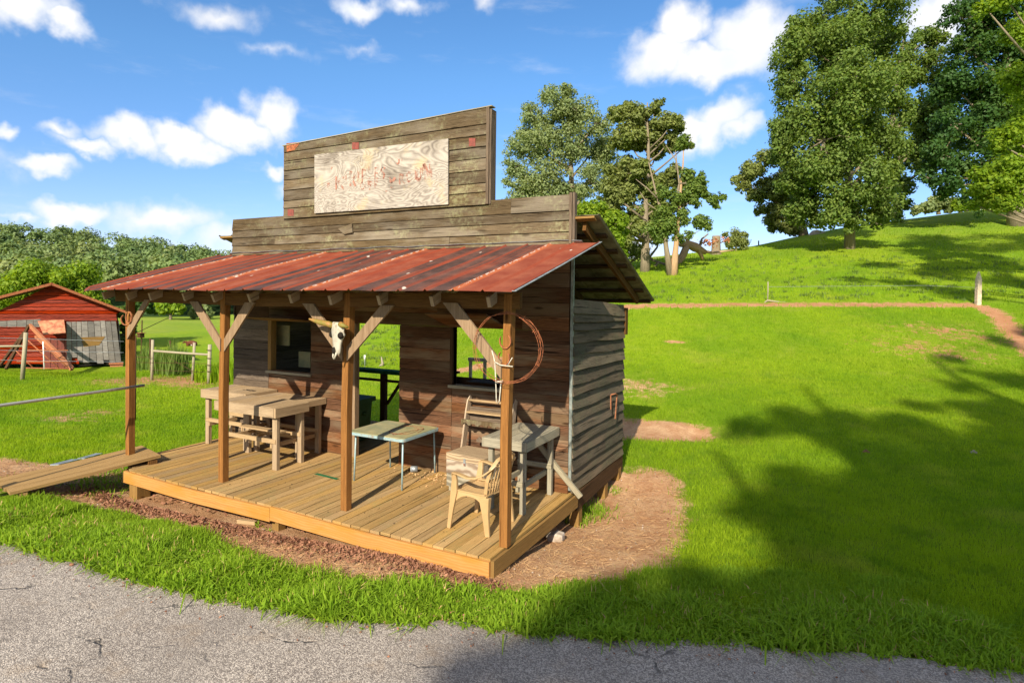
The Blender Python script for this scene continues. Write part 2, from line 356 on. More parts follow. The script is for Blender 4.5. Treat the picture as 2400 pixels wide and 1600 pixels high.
M['leafG']=foliage('willow_leaves',(.14,.19,.065),(.27,.31,.13),(.19,.25,.11))
M['leafB']=foliage('bright_leaves',(.10,.19,.012),(.24,.32,.02),(.17,.27,.02),.45)
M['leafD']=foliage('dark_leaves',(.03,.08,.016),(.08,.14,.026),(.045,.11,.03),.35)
M['leafF']=foliage('forest_leaves',(.09,.15,.035),(.19,.235,.065),(.11,.18,.06),.2,.035)
M['leafR']=foliage('brown_leaves',(.30,.10,.05),(.40,.19,.09),(.35,.14,.07),.2)
M['grass']=foliage('lawn_blades',(.155,.25,.010),(.32,.43,.022),(.27,.38,.014),.52,.5)
M['verge']=foliage('verge_blades',(.14,.25,.014),(.28,.40,.034),(.20,.33,.025),.42,1.1)
M['straw']=foliage('dry_straw',(.50,.30,.14),(.62,.42,.22),(.40,.22,.10),.1,2)
# ------------------------------------------------------------------ terrain
GP=[(0,0,-.19),(-1.3,0,-.2),(-3,0,-.32),(-4.5,0,-.38),(-6,.05,-.42),(-6.5,1.5,-.42),(-6.5,3,-.45),(-3,2.5,-.5),(-3,4.6,-.5),(0,2.4,-.52),(0,4.1,-.42),(.5,.9,-.3),(1.5,1.5,-.26),(1.5,3.8,-.32),
(-1.5,-1.,-.16),(-4,-1.2,-.15),(-7,-.9,-.14),(.3,-.7,-.15),(-10,-1,-.15),(-5,-2.5,-.13),(-2,-2.2,-.14),(0,-1.8,-.14),(2,-.9,-.15),(3,.3,-.18),(4.5,.7,-.18),(6,2,-.18),(4,3.5,-.2),
(2.7,-4.5,-.13),(2.7,-6,-.13),(6,-2,-.13),(10,1,-.13),(2.7,-9,-.1),(2.7,-18,0),(-5,-6,-.15),(-9,-5,-.2),(9,-4,-.1),(14,-2,0),(20,-6,.2),(2.7,-40,.5),(-20,-12,-.4),(22,-20,.5),(-45,-20,-1),(50,-20,3),(60,-80,2),(-60,-80,0),
(-5,2.4,-.45),(-4.5,4,-.45),(-5,5.5,-.35),(-3,6,-.22),(-1,6,-.15),(.3,5.6,-.22),(1.5,5.5,-.2),(-6.5,5,-.42),(-5,7.5,-.32),(-2,8,-.3),(.5,8,-.35),(-1.5,3.4,-.5),(-8,7,-.35),(-2,1.2,-.42),(-4.5,1.2,-.42),(-6.5,7.5,-.38),(-3.5,10,-.15),(-9,1.5,-.40),(-8,4,-.45),(-12,2,-.42),(-14,-2,-.35),(-12,6,-.5),(3,7.5,-.22),(6.5,6,-.12),(9,4.5,0)]
PROF={-500:[(872,20),(800,40),(740,110),(722,165),(600,250),(545,340),(620,450)],
0:[(872,23.5),(815,38),(768,80),(744,142),(735,170),(632,260),(590,330),(640,430)],
250:[(880,23),(860,27),(795,45),(760,90),(744,140),(735,170),(650,260),(612,330),(640,430)],
400:[(882,22),(860,26),(793,45),(762,90),(744,140),(735,170),(662,260),(634,330),(660,430)],
549:[(893,21),(862,25),(796,45),(765,90),(746,140),(738,170),(685,260),(660,330),(680,430)],
700:[(915,18.5),(862,24),(800,38),(745,80),(700,160),(660,330)],
890:[(925,17),(872,20.5),(815,27),(735,38),(680,52),(665,90),(665,330)],
1050:[(905,17),(873,19.5),(800,25),(730,34),(650,50),(640,80),(645,330)],
1180:[(905,16.5),(845,20),(780,25),(710,33),(640,45),(632,70),(650,330)],
1320:[(900,15.8),(775,22.5),(730,27.5),(690,33),(645,42),(650,70),(665,330)],
1460:[(1005,13.3),(870,17.5),(770,22),(719,25),(680,30),(645,38.5),(655,60),(670,330)],
1600:[(1000,12.8),(870,17.3),(765,22),(715,25.2),(668,31.5),(612,42),(597,50),(625,80),(660,330)],
1740:[(990,12.6),(870,17),(765,21.5),(714,25),(660,31.5),(595,44),(581,51),(610,80),(640,330)],
1900:[(985,12.6),(870,16.8),(765,21.3),(713,24.8),(655,31),(582,42),(548,54),(570,80),(620,330)],
2000:[(980,12.6),(870,16.7),(765,21),(714,24.6),(650,30.5),(583,40.5),(530,57),(545,85),(600,330)],
2200:[(980,12.5),(870,16.5),(765,21),(715,24.4),(640,30.5),(575,40),(505,57),(515,90),(580,330)],
2400:[(975,12.5),(870,16.5),(780,20.5),(716,24),(630,30.5),(560,39),(484,56),(490,95),(560,330)],
2800:[(965,12.3),(870,16),(765,20.5),(716,23.5),(620,30.5),(540,38),(455,54),(450,100),(520,330)]}
pts=[tuple(p) for p in GP]
for u,l in PROF.items():
    for v,d in l: pts.append(tuple(at(u,v,d)))
for aa in range(0,360,20):
    an=R(aa);vx,vy=math.sin(an),math.cos(an)
    if vx*F[0]+vy*F[1]<.35: pts.append((C0[0]+vx*300,C0[1]+vy*300,4))
pts=np.array(pts)
PH0=math.atan2(F[0],F[1])
def lp(x,y):
    dx=np.asarray(x)-C0[0];dy=np.asarray(y)-C0[1];r=np.sqrt(dx*dx+dy*dy+1.0)
    th=np.arctan2(dx,dy)-PH0;th=(th+np.pi)%(2*np.pi)-np.pi
    q=np.log(r)*1.6
    return np.stack([q,th*1.9],-1)
def _phi(r2): return .5*r2*np.log(r2+1e-12)
K=lp(pts[:,0],pts[:,1]);nK=len(K)
D2=((K[:,None]-K[None])**2).sum(-1);A=np.zeros((nK+3,nK+3));A[:nK,:nK]=_phi(D2)+np.eye(nK)*.0006
Pm=np.c_[np.ones(nK),K];A[:nK,nK:]=Pm;A[nK:,:nK]=Pm.T
WT=np.linalg.solve(A,np.r_[pts[:,2]/(6+np.hypot(pts[:,0]-C0[0],pts[:,1]-C0[1])),0,0,0])
def gh(x,y):
    x=np.atleast_1d(np.asarray(x,float));y=np.atleast_1d(np.asarray(y,float));sh=x.shape;x=x.ravel();y=y.ravel()
    out=np.empty(len(x))
    for i in range(0,len(x),20000):
        q=lp(x[i:i+20000],y[i:i+20000]);d2=((q[:,None]-K[None])**2).sum(-1)
        out[i:i+20000]=_phi(d2)@WT[:nK]+WT[nK]+q@WT[nK+1:]
    return (out*(6+np.hypot(x-C0[0],y-C0[1]))).reshape(sh)
def g1(x,y): return float(gh(x,y)[0])
def gp(u,v,dmin=3,dmax=400):   # where the ray through (u,v) meets the ground
    ds=np.exp(np.linspace(math.log(dmin),math.log(dmax),500));P=C0+ray(u,v)[None]*ds[:,None]
    h=P[:,2]-gh(P[:,0],P[:,1]);i=int(np.argmax(h<0))
    if h[i]>=0: i=int(np.argmin(np.abs(h)))
    t=0 if i==0 or h[i-1]<=0 else h[i-1]/(h[i-1]-h[i]);return P[max(i-1,0)]*(1-t)+P[i]*t
def inpoly(x,y,poly):
    c=np.zeros(x.shape,bool);n=len(poly)
    for i in range(n):
        x0,y0=poly[i][:2];x1,y1=poly[(i+1)%n][:2]
        k=((y0>y)!=(y1>y))&(x<(x1-x0)*(y-y0)/(y1-y0+1e-12)+x0);c^=k
    return c
def dpoly(x,y,poly,closed=True):
    n=len(poly);d=np.full(x.shape,1e9)
    for i in range(n if closed else n-1):
        a=np.array(poly[i][:2]);b=np.array(poly[(i+1)%n][:2]);ab=b-a
        t=np.clip(((x-a[0])*ab[0]+(y-a[1])*ab[1])/(ab@ab+1e-12),0,1)
        d=np.minimum(d,np.hypot(x-a[0]-ab[0]*t,y-a[1]-ab[1]*t))
    return d
def sdf(x,y,poly):
    d=dpoly(x,y,poly);return np.where(inpoly(x,y,poly),d,-d)
DIRT=[[gp(u,v) for u,v in ((40,1168),(160,1180),(300,1205),(450,1250),(560,1295),(680,1335),(830,1362),(980,1372),(1100,1392),(1250,1390),(1400,1375),(1500,1352),(1580,1320),(1610,1260),(1612,1190),(1600,1130),(1560,1102),(1500,1092),(1450,1095))]+[np.array(p) for p in ((.3,4.7),(-.8,4.5),(-2,4.1),(-6.3,4.0),(-6.8,2.5),(-6.9,.9),(-7.6,.3),(-9.2,-.2),(-9.5,-.9))],
 [gp(u,v) for u,v in ((1400,1050),(1380,985),(1450,975),(1560,985),(1660,1000),(1695,1018),(1640,1035),(1560,1035),(1480,1030))]]
SMALLD=[(gp(1583,802),.22,.9),(gp(150,980),.35,.35),(gp(240,965),.25,.3),(gp(1500,905),.5,.35),(gp(430,893),1.1,.6),(gp(360,890),.9,.5),(gp(300,893),.9,.4),(gp(2240,780),.6,.22),(gp(2180,820),.5,.2)]
PATH=[gp(u,v) for u,v in ((1058,873),(1130,858),(1180,842),(1320,775),(1460,720),(1560,716),(1700,714),(1850,714),(2000,714),(2120,714),(2230,714),(2290,716),(2330,730),(2365,765),(2400,805),(2460,860))]
ROADE=[(-14,-3.2)]+[tuple(gp(u,v)[:2]) for u,v in ((-150,1225),(0,1250),(120,1283),(250,1322),(420,1362),(600,1400),(760,1430),(900,1445),(1050,1438),(1200,1458),(1350,1472),(1500,1476),(1700,1488),(1900,1503),(2100,1520),(2400,1552))]+[tuple(gp(2700,1580)[:2]),(14,3.5)]
ROADP=ROADE+[(14,-5.2),(6,-9.5),(0,-9.8),(-14,-9)]
# ground sheet: polar grid about the place the photographer stood
NA,NR=760,330
t=np.linspace(0,1,NA);ang=np.where(t<.88,-.86+t/.88*1.72,.86+(t-.88)/.12*(2*np.pi-1.72))
rad=1.2*np.exp(np.linspace(0,1,NR)**.92*math.log(700/1.2))
AN,RR=np.meshgrid(ang+PH0,rad,indexing='ij')
GX=C0[0]+np.sin(AN)*RR;GY=C0[1]+np.cos(AN)*RR
GZ=gh(GX,GY)
dirt=np.zeros(GX.shape)
near=RR<45
def dirtmask(x,y):
    m=np.full(x.shape,-9.)
    for p in DIRT: m=np.maximum(m,sdf(x,y,p)*2.2)
    for (c,r,s) in SMALLD: m=np.maximum(m,np.minimum((1-np.hypot((x-c[0])/(r*1.6),(y-c[1])/r))*.8*s,.35*s))
    m=np.maximum(m,(.42-dpoly(x,y,PATH,False))*1.6);return m
dm=np.full(GX.shape,-3.);dm[near]=dirtmask(GX[near],GY[near])
rmask=inpoly(GX,GY,ROADP)
vn=np.array([mnoise.noise((a*1.7,b*1.7,0)) for a,b in zip(GX[near],GY[near])])
vn2=np.array([mnoise.noise((a*9,b*9,3)) for a,b in zip(GX[near],GY[near])])
add=np.zeros(GX.shape);add[near]=vn*.025+vn2*np.where(dm[near]>-.3,.012,.004)
add[rmask]=-.03
GZ2=GZ+add
V=np.stack([GX,GY,GZ2],-1).reshape(-1,3)
V=np.vstack([V,[[C0[0],C0[1],g1(C0[0],C0[1])-.03]]])
idx=np.arange(NA*NR).reshape(NA,NR)
Q=np.stack([idx[:-1,:-1],idx[1:,:-1],idx[1:,1:],idx[:-1,1:]],-1).reshape(-1,4)[:,::-1]
T=np.stack([idx[:-1,0],np.full(NA-1,NA*NR),idx[1:,0]],-1)[:,::-1]
me=mesh_np('ground',V,Q,T,True)
a=me.attributes.new('dirt','FLOAT','POINT');a.data.foreach_set('value',np.r_[np.clip(dm,-3,3).ravel(),-3].astype(np.float32))
def groundmat():
    m,n=newmat('grass_and_soil');ob=n.n('ShaderNodeTexCoord').outputs['Object']
    dv=n.n('ShaderNodeAttribute',attribute_name='dirt').outputs['Fac']
    geo=n.n('ShaderNodeNewGeometry').outputs['Position']
    rr=n.v('DISTANCE',geo,tuple(C0))
    n1=n.noise(ob,3.5,6,.7);n2=n.noise(ob,26,6,.7);n3=n.noise(ob,.22,4,.6);n4=n.noise(ob,1.1,5,.6)
    dmk=n.mr(n.m('ADD',dv,n.m('ADD',n.m('MULTIPLY',n.m('SUBTRACT',n1,.5),2.2),n.m('MULTIPLY',n.m('SUBTRACT',n2,.5),.7))),-.12,.22,0,1)
    dryn=n.noise(n.v('MULTIPLY',ob,(8,60,30)),1.,5,.7)
    soil=n.mix(n.mr(n1,.35,.65),(.42,.215,.11),(.60,.39,.22))
    soil=n.mix(n.mr(dryn,.52,.66,0,.7),soil,(.66,.46,.29))
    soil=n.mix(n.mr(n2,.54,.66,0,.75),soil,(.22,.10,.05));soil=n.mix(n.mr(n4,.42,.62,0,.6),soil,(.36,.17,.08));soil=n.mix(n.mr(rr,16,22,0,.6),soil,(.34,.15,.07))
    g=n.mix(n.mr(n1,.3,.7),(.145,.25,.009),(.24,.345,.014))
    yel=n.mr(n3,.40,.62);g=n.mix(n.m('MULTIPLY',yel,.65),g,(.26,.31,.020))
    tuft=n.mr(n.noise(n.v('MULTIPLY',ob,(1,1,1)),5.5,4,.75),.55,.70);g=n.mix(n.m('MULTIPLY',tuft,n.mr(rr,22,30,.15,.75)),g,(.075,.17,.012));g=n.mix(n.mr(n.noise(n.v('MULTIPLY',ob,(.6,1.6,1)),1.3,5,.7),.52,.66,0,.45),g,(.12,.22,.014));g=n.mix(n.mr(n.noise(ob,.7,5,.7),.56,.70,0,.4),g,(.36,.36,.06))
    g=n.mix(n.m('MULTIPLY',n.mr(n2,.35,.7),.35),g,(.07,.17,.008))
    g=n.mix(n.mr(n.noise(ob,.16,4,.65),.42,.62,0,.5),g,(.09,.19,.010))
    g=n.mix(n.mr(n.m('MULTIPLY',n4,n2),.33,.40,0,.4),g,(.30,.27,.08))
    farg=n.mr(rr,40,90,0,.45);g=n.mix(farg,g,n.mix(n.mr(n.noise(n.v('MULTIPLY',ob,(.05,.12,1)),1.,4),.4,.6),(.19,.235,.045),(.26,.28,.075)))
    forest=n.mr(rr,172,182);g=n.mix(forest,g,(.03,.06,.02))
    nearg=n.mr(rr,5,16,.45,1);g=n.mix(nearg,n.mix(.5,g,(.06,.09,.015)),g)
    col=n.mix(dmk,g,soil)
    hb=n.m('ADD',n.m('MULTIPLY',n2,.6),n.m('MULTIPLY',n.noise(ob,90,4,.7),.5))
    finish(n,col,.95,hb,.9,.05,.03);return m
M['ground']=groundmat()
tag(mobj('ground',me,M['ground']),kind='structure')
# road sheet
def roadmat():
    m,n=newmat('worn_asphalt');o=n.n('ShaderNodeTexCoord').outputs['Object']
    vo=n.n('ShaderNodeTexVoronoi',ins={'Scale':115.,'Vector':o});st=n.sep(vo.outputs['Color'])[0]
    big=n.noise(o,1.1,5,.6);fin=n.noise(o,120,5,.75)
    base=n.mix(n.mr(big,.35,.65),(.25,.215,.185),(.34,.30,.26))
    col=n.mix(n.mr(st,.25,.9),n.mix(.62,base,(.10,.08,.07)),n.mix(.55,base,(.66,.58,.50)))
    col=n.mix(n.mr(fin,.55,.72,0,.8),col,(.05,.045,.043))
    w=n.v('ADD',o,n.v('SCALE',n.v('SUBTRACT',n.noise(o,2.2,4,.6,out=1),(.5,.5,.5)),.5))
    ck=n.n('ShaderNodeTexVoronoi',feature='DISTANCE_TO_EDGE',ins={'Scale':.85,'Vector':w}).outputs['Distance']
    zone=n.mr(n.noise(o,.7,2),.46,.54)
    cm=n.m('MULTIPLY',n.mr(ck,.004,.018,1,0),n.m('MULTIPLY',zone,n.mr(n.noise(o,5,3),.42,.6)))
    col=n.mix(n.m('MULTIPLY',cm,.85),col,(.045,.04,.035))
    col=n.mix(n.mr(n.noise(o,14,5,.75),.54,.68,0,.55),col,(.10,.085,.075));col=n.mix(n.mr(n.noise(o,.45,3,.6),.45,.6,0,.35),col,(.17,.145,.125));brn=n.mr(n.noise(o,3.1,4,.6),.56,.75,0,.4);col=n.mix(brn,col,(.30,.21,.13))
    h=n.m('SUBTRACT',n.m('ADD',n.m('MULTIPLY',vo.outputs['Distance'],-.5),n.m('MULTIPLY',fin,.4)),n.m('MULTIPLY',cm,1.5))
    finish(n,col,.9,h,.8,.012,.3);return m
M['road']=roadmat()
s=.07;gx=np.arange(-14,14.01,s);gy=np.arange(-9.8,3.7,s);X,Y=np.meshgrid(gx,gy,indexing='ij')
nz=np.array([mnoise.noise((a*2.5,b*2.5,1))*.10+mnoise.noise((a*9,b*9,1))*.05 for a,b in zip(X.ravel(),Y.ravel())]).reshape(X.shape)
Rs=sdf(X,Y,ROADP)+nz;Z=gh(X,Y)+.006-np.clip(.12-Rs,0,.2)*.45
ok=(Rs>-.03);idx=np.arange(X.size).reshape(X.shape)
Q=np.stack([idx[:-1,:-1],idx[1:,:-1],idx[1:,1:],idx[:-1,1:]],-1).reshape(-1,4)
Q=Q[ok.ravel()[Q].all(1)];us,inv=np.unique(Q,return_inverse=True)
VV=np.stack([X,Y,Z],-1).reshape(-1,3)[us]
tag(mobj('road',mesh_np('road',VV,inv.reshape(-1,4),None,True),M['road']),kind='structure')
# ------------------------------------------------------------------ grass
def blades(name,P,h,w,mat,lean=.45,label=None,cat='grass',droop=.35,parent=None,kind='stuff'):
    n=len(P);th=RNG.uniform(0,2*np.pi,n);ph=RNG.uniform(0,2*np.pi,n)
    dr=np.stack([np.cos(th),np.sin(th),np.zeros(n)],-1);sd=np.stack([-np.sin(ph),np.cos(ph),np.zeros(n)],-1)
    le=np.abs(RNG.normal(0,lean,n))[:,None];hh=h[:,None];ww=w[:,None]
    up=np.array([0,0,1.])
    mid=P+up*hh*.55+dr*hh*le*.45;tip=P+up*hh*(1-droop*le)+dr*hh*le*1.15
    V=np.stack([P-sd*ww*.5,P+sd*ww*.5,mid+sd*ww*.42,mid-sd*ww*.42,tip],1).reshape(-1,3)
    b=np.arange(n)*5;Q=np.stack([b,b+1,b+2,b+3],-1);T=np.stack([b+3,b+2,b+4],-1)
    o=mobj(name,mesh_np(name,V,Q,T),mat,parent)
    if kind: tag(o,label,cat,kind=kind)
    return o
def scatter(poly,n):
    p=np.array([q[:2] for q in poly]);lo,hi=p.min(0),p.max(0)
    X=RNG.uniform(lo[0],hi[0],n*3);Y=RNG.uniform(lo[1],hi[1],n*3);k=inpoly(X,Y,p);return X[k][:n],Y[k][:n]
DECKP=[(-6.9,-.05),(.1,-.05),(.1,4.6),(-6.9,4.6)]
def grassfield(name,N_,dmin,dmax,umin,umax,h0,h1,w0,mat,label,pw=1.0,scale_far=.05):
    d=dmin*np.exp(RNG.random(N_)**pw*math.log(dmax/dmin));u=RNG.uniform(umin,umax,N_)
    lat=(u-1200)/CP['f']*d;f2=F[:2]/np.linalg.norm(F[:2]);r2=np.array([f2[1],-f2[0]])
    X=C0[0]+f2[0]*d+r2[0]*lat;Y=C0[1]+f2[1]*d+r2[1]*lat
    dmv=dirtmask(X,Y)+RNG.normal(0,.30,N_);k=(dmv<-.05)&~inpoly(X,Y,DECKP)&(sdf(X,Y,ROADP)<-.0)
    X,Y,d=X[k],Y[k],d[k];n=len(X);P=np.stack([X,Y,gh(X,Y)-.01],-1)
    sc=1+np.clip(d-6,0,60)*scale_far
    h=RNG.uniform(h0,h1,n)*sc**.55;w=w0*RNG.uniform(.6,1.3,n)*sc
    return blades(name,P,h,w,mat,label=label)
# ------------------------------------------------------------------ the wooden shack
YW=2.162;YB=4.46;XL=-6.56;XR=-.035
shack=empty('wooden_shack',(-3,0,0),'open fronted wooden shack with rusted red porch roof and stepped plank false front','shack')
OFF=(-3,0,0)
def B(): return MB(OFF)
# porch floor: boards run front to back
b=B();xx=.0
while xx>-6.52:
    w=.138 if xx>-.05 else random.uniform(.134,.142);x1=xx-w;fl=.0
    y0=random.uniform(-.004,.004)-.012
    if xx<-5.9: y0=.02+(-5.9-xx)*.5
    zz=random.uniform(-.003,.003);yend=YB-.02 if -6.5<xx else 2
    c=(xx+x1)/2
    b.sweep([(c+random.uniform(-.003,.003),y0,-.014+zz),(c+random.uniform(-.003,.003),1.2,-.014+zz+random.uniform(-.003,.003)),(c,YB-.02,-.014+zz)],w-.010,.03,(1,0,0));xx=x1
b.build('porch_floor',M['deck'],shack)
for i,(xa,xb) in enumerate(((-.001,-3.045),(-3.05,-6.05))):
    b=B();b.sweep([(xa,-.03,-.105),((xa+xb)/2,-.034,-.115),(xb,-.03,-.085)],.165,.034,(0,0,1)).build('rim_board',M['rim'],shack)
B().sweep([(-6.06,-.03,-.10),(-6.52,.45,-.10)],.15,.036).build('rim_board',M['rimside'],shack)
tag(B().sweep([(.018,-.012,-.105),(.02,1.2,-.115),(.018,2.3,-.12)],.165,.036).build('side_rim_board',M['rimside'],shack),'bare grey brown rim board along the right end')
B().sweep([(.0,2.31,-.14),(-.02,YB+.02,-.13)],.24,.04).build('floor_joist',M['dark'],shack)
B().sweep([(-6.54,.5,-.1),(-6.54,YB,-.1)],.2,.04).build('floor_joist',M['dark'],shack)
for (px,py) in ((-6.0,.06),(-3.06,.05),(-.06,2.42),(-.06,3.55),(-.06,4.25),(-6.45,2.2),(-6.45,4.3),(-3.0,2.4),(-3.0,4.3),(-.1,.3),(-4.5,.3),(-1.5,1.2)):
    zg=g1(px,py)-.1;b=B();w=.19 if px<-5.9 and py<1 else (.11 if py<1 else .13)
    b.box(px-w/2,px+w/2,py,py+w,zg,-.19+.1*(py<.1 and px>-4),ax=2).build('pier',M['rimside'] if py<.2 or px>-.1 else M['beam'],shack)
# posts, beam, braces, rafters
PX=[(-6.48,-6.48),(-4.33,-4.30),(-2.125,-2.09),(.03,.055)]
for i,(xb_,xt_) in enumerate(PX):
    B().sweep([(xb_-.047,.32,0.001),(xb_-.052,.322,1.2),(xt_-.047,.32,2.60)],.093,.093,(1,0,0)).build('porch_post',M['post'],shack,.004)
b=B();b.sweep([(.14,.30,2.53),(-3.6,.30,2.495),(-6.85,.30,2.52)],.165,.045);b.sweep([(.12,.36,2.54),(-3.6,.36,2.505),(-6.85,.36,2.53)],.15,.035);b.build('porch_beam',M['beam'],shack)
BR=[(-6.50,1.93,-6.0,2.47,'brace'),(-4.37,1.86,-4.93,2.46,'brace'),(-4.29,1.86,-3.79,2.46,'brace'),(-2.19,1.86,-2.75,2.46,'brace'),(-2.12,1.86,-1.52,2.46,'brace'),(-.05,1.80,-.68,2.50,'brace')]
for k,(xa,za,xb,zb,mt) in enumerate(BR):
    d=np.array([xb-xa,0,zb-za]);d/=np.linalg.norm(d)
    wd=.148 if k not in(0,5) else (.10 if k==0 else .15)
    nrm=np.array([-d[2],0,d[0]])*(1 if xb>xa else -1)
    a=np.array([xa,.252,za]);c=np.array([xb,.252,zb])
    # plank with its lower end cut upright against the post
    s_=-1 if xb>xa else 1
    off=nrm*wd/2
    p=[a-off*1.0+d*.0,a+off-d*(wd*.0)+d*.13*1.0,c+off,c-off]
    p[0]=a+np.array([0,0,-.07]);p[1]=a+np.array([0,0,.10])
    p[3]=c+np.array([wd*.62*(1 if xb>xa else -1),0,0]);p[2]=c-np.array([wd*.62*(1 if xb>xa else -1),0,0])
    B().prism(p,(0,.028,0)).build('knee_brace',M['brace'],shack)
SL=(3.27-2.615)/(2.162+.22)
def zr(y): return 2.615+(y+.22)*SL
for x in (-6.88,-6.30,-5.68,-4.98,-4.36,-3.66,-2.93,-2.23,-1.55,-.83,-.14):
    B().sweep([(x,.12+random.uniform(-.03,.03),2.512+random.uniform(-.008,.008)),(x,.33,2.502+.33*SL),(x,YW,zr(YW)-.085)],.112,.042,(0,-SL,1)).build('rafter',M['tail'],shack)
# porch roof: ribbed metal sheets
def metalroof(name,x0,x1,yA,zA,yB,zB,mat,nu,pitch=.33,amp=.021,sag=.02,corner=False,flip=False,parent=shack):
    nv=14;us=[];xs=[]
    k0=math.floor(x0/pitch)-1
    x=x0;xs=[x0]
    g=k0*pitch
    while g<x1+pitch:
        for dx,h in ((-.022,0),(0,1),(.022,0)): 
            if x0<g+dx<x1: xs.append(g+dx)
        for q in (.11,.22):
            if x0<g+q<x1: xs.append(g+q)
        g+=pitch
    xs.append(x1);xs=sorted(set(round(t,4) for t in xs))
    vs=[];uv=[];L=math.hypot(yB-yA,zB-zA)
    for i,x in enumerate(xs):
        ph=(x/pitch)%1;ph=min(ph,1-ph)*pitch;hh=amp if ph<.003 else 0
        for j in range(nv):
            t=j/(nv-1);y=yA+(yB-yA)*t;z=zA+(zB-zA)*t
            z+=hh+mnoise.noise((x*.9,y*.6,2))*sag+mnoise.noise((x*5,y*1.5,5))*.004*(1-t*.5)
            if j==0: y+=mnoise.noise((x*3.,1,7))*.015
            if corner and x<x0+.9: 
                e=(1-(x-x0)/.9);z+=-.03*e*(1-t);
                if j==0: y+=.28*max(0,e-.45)
            vs.append((x,y,z));uv.append((x,L*t))
    fs=[];fu=[];m=len(xs)
    for i in range(m-1):
        for j in range(nv-1):
            q=(i*nv+j,(i+1)*nv+j,(i+1)*nv+j+1,i*nv+j+1)
            if flip:q=q[::-1]
            fs.append(q);fu+=[uv[t] for t in q]
    b=B();b._add(vs,fs,fu);o=b.build(name,mat,parent)
    so_=o.modifiers.new('thickness','SOLIDIFY');so_.thickness=.004;so_.offset=-1;return o
pr=metalroof('porch_roof',-7.02,.33,-.235,2.618,2.15,3.275,M['roof'],0,corner=True)
B().sweep([(.335,-.24,2.622),(.335,.9,zr(.9)+.006),(.332,2.2,3.292)],.045,.006,(1,0,.0)).build('edge_strip',M['galv'],pr)
b=B();xs=np.linspace(.12,-6.6,64)
b.sweep([(x,YW-.045-abs(mnoise.noise((x*1.3,0,4)))*.05,3.295+mnoise.noise((x*2.1,0,9))*.018+mnoise.noise((x*.5,1,9))*.012) for x in xs],.07,.004,(0,-.75,.45)).build('flashing',M['galv'],pr)
# lapped boards: a run of boards with holes cut out
def laps(b,zs,a0,a1,plane,holes=(),axis='x',out=-1,t=.017,lap=.014,warp=.0,seams=True,zs2=None,seg=3):
    for i in range(len(zs)-1):
        zl,zh=zs[i],zs[i+1];cuts=[(a0,a1)]
        zm=(zl+zh)/2
        for (h0,h1,hz0,hz1) in holes:
            if hz0<zm<hz1:
                nc=[]
                for (c0,c1) in cuts:
                    if c1<=h0 or c0>=h1: nc.append((c0,c1));continue
                    if c0<h0-.02: nc.append((c0,h0))
                    if c1>h1+.02: nc.append((h1,c1))
                cuts=nc
        if seams:
            nc=[]
            for (c0,c1) in cuts:
                if c1-c0>2.2 and random.random()<.75:
                    s_=random.uniform(c0+.6,c1-.6);nc+=[(c0,s_-.002),(s_+.002,c1)]
                else: nc.append((c0,c1))
            cuts=nc
        for (c0,c1) in cuts:
            e=random.uniform(-.004,.006);P=[]
            for k in range(seg+1):
                s_=c0+(c1-c0)*k/seg;fr=(s_-a0)/(a1-a0)
                z=zm if zs2 is None else zm*(1-fr)+(zs2[i]+zs2[i+1])/2*fr
                z+=mnoise.noise((s_*.9,i*3.1,1))*warp
                d=plane+out*(lap/2+e+abs(mnoise.noise((s_*1.1,i*5.,8)))*warp*.5)
                P.append((s_,d,z) if axis=='x' else (d,s_,z))
            h=(zh-zl)*(1.06 if lap>.008 else .965)
            up=(0,-out*lap/(zh-zl),1) if axis=='x' else (-out*lap/(zh-zl),0,1)
            b.sweep(P,h,t,up)
def zl(lo,hi,step,j=.012):
    n=max(1,round((hi-lo)/step));return [lo]+[lo+(hi-lo)*i/n+random.uniform(-j,j) for i in range(1,n)]+[hi]
# front wall
WIN1=(-5.65,-4.66,1.25,2.12);WIN2=(-1.87,-.98,1.28,2.13)
ZW=[0,.19,.35,.54,.70,.89,1.04,1.20,1.275,1.47,1.63,1.80,1.96,2.13,2.32,2.50,2.7,2.9,3.1]
b=B();laps(b,ZW,-5.655,-3.72,YW,[WIN1],lap=.006);b.build('front_wall_panel',M['wall'],shack)
b=B();laps(b,zl(0,2.13,.172),XL,-5.66,YW,[],lap=.006);tag(b.build('front_wall_panel',M['wallgrey'],shack),'greyed boards at the left end of the front wall')
b=B();laps(b,ZW[:14],-2.82,-1.875,YW,[],lap=.006,seams=False);laps(b,[2.13,2.32,2.5,2.7,2.9,3.1],-3.71,XR-.03,YW,[],lap=.006)
b.build('front_wall_panel',M['wall'],shack)
b=B();laps(b,ZW[:14],-1.87,XR-.02,YW,[WIN2],lap=.006);b.build('front_wall_panel',M['wall'],shack)
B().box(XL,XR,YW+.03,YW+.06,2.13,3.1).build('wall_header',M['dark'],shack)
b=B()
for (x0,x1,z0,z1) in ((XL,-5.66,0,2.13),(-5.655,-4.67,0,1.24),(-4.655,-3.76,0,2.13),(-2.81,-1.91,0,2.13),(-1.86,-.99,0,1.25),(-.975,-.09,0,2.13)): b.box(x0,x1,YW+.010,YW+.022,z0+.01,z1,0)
b.build('wall_backing',M['dark'],shack)
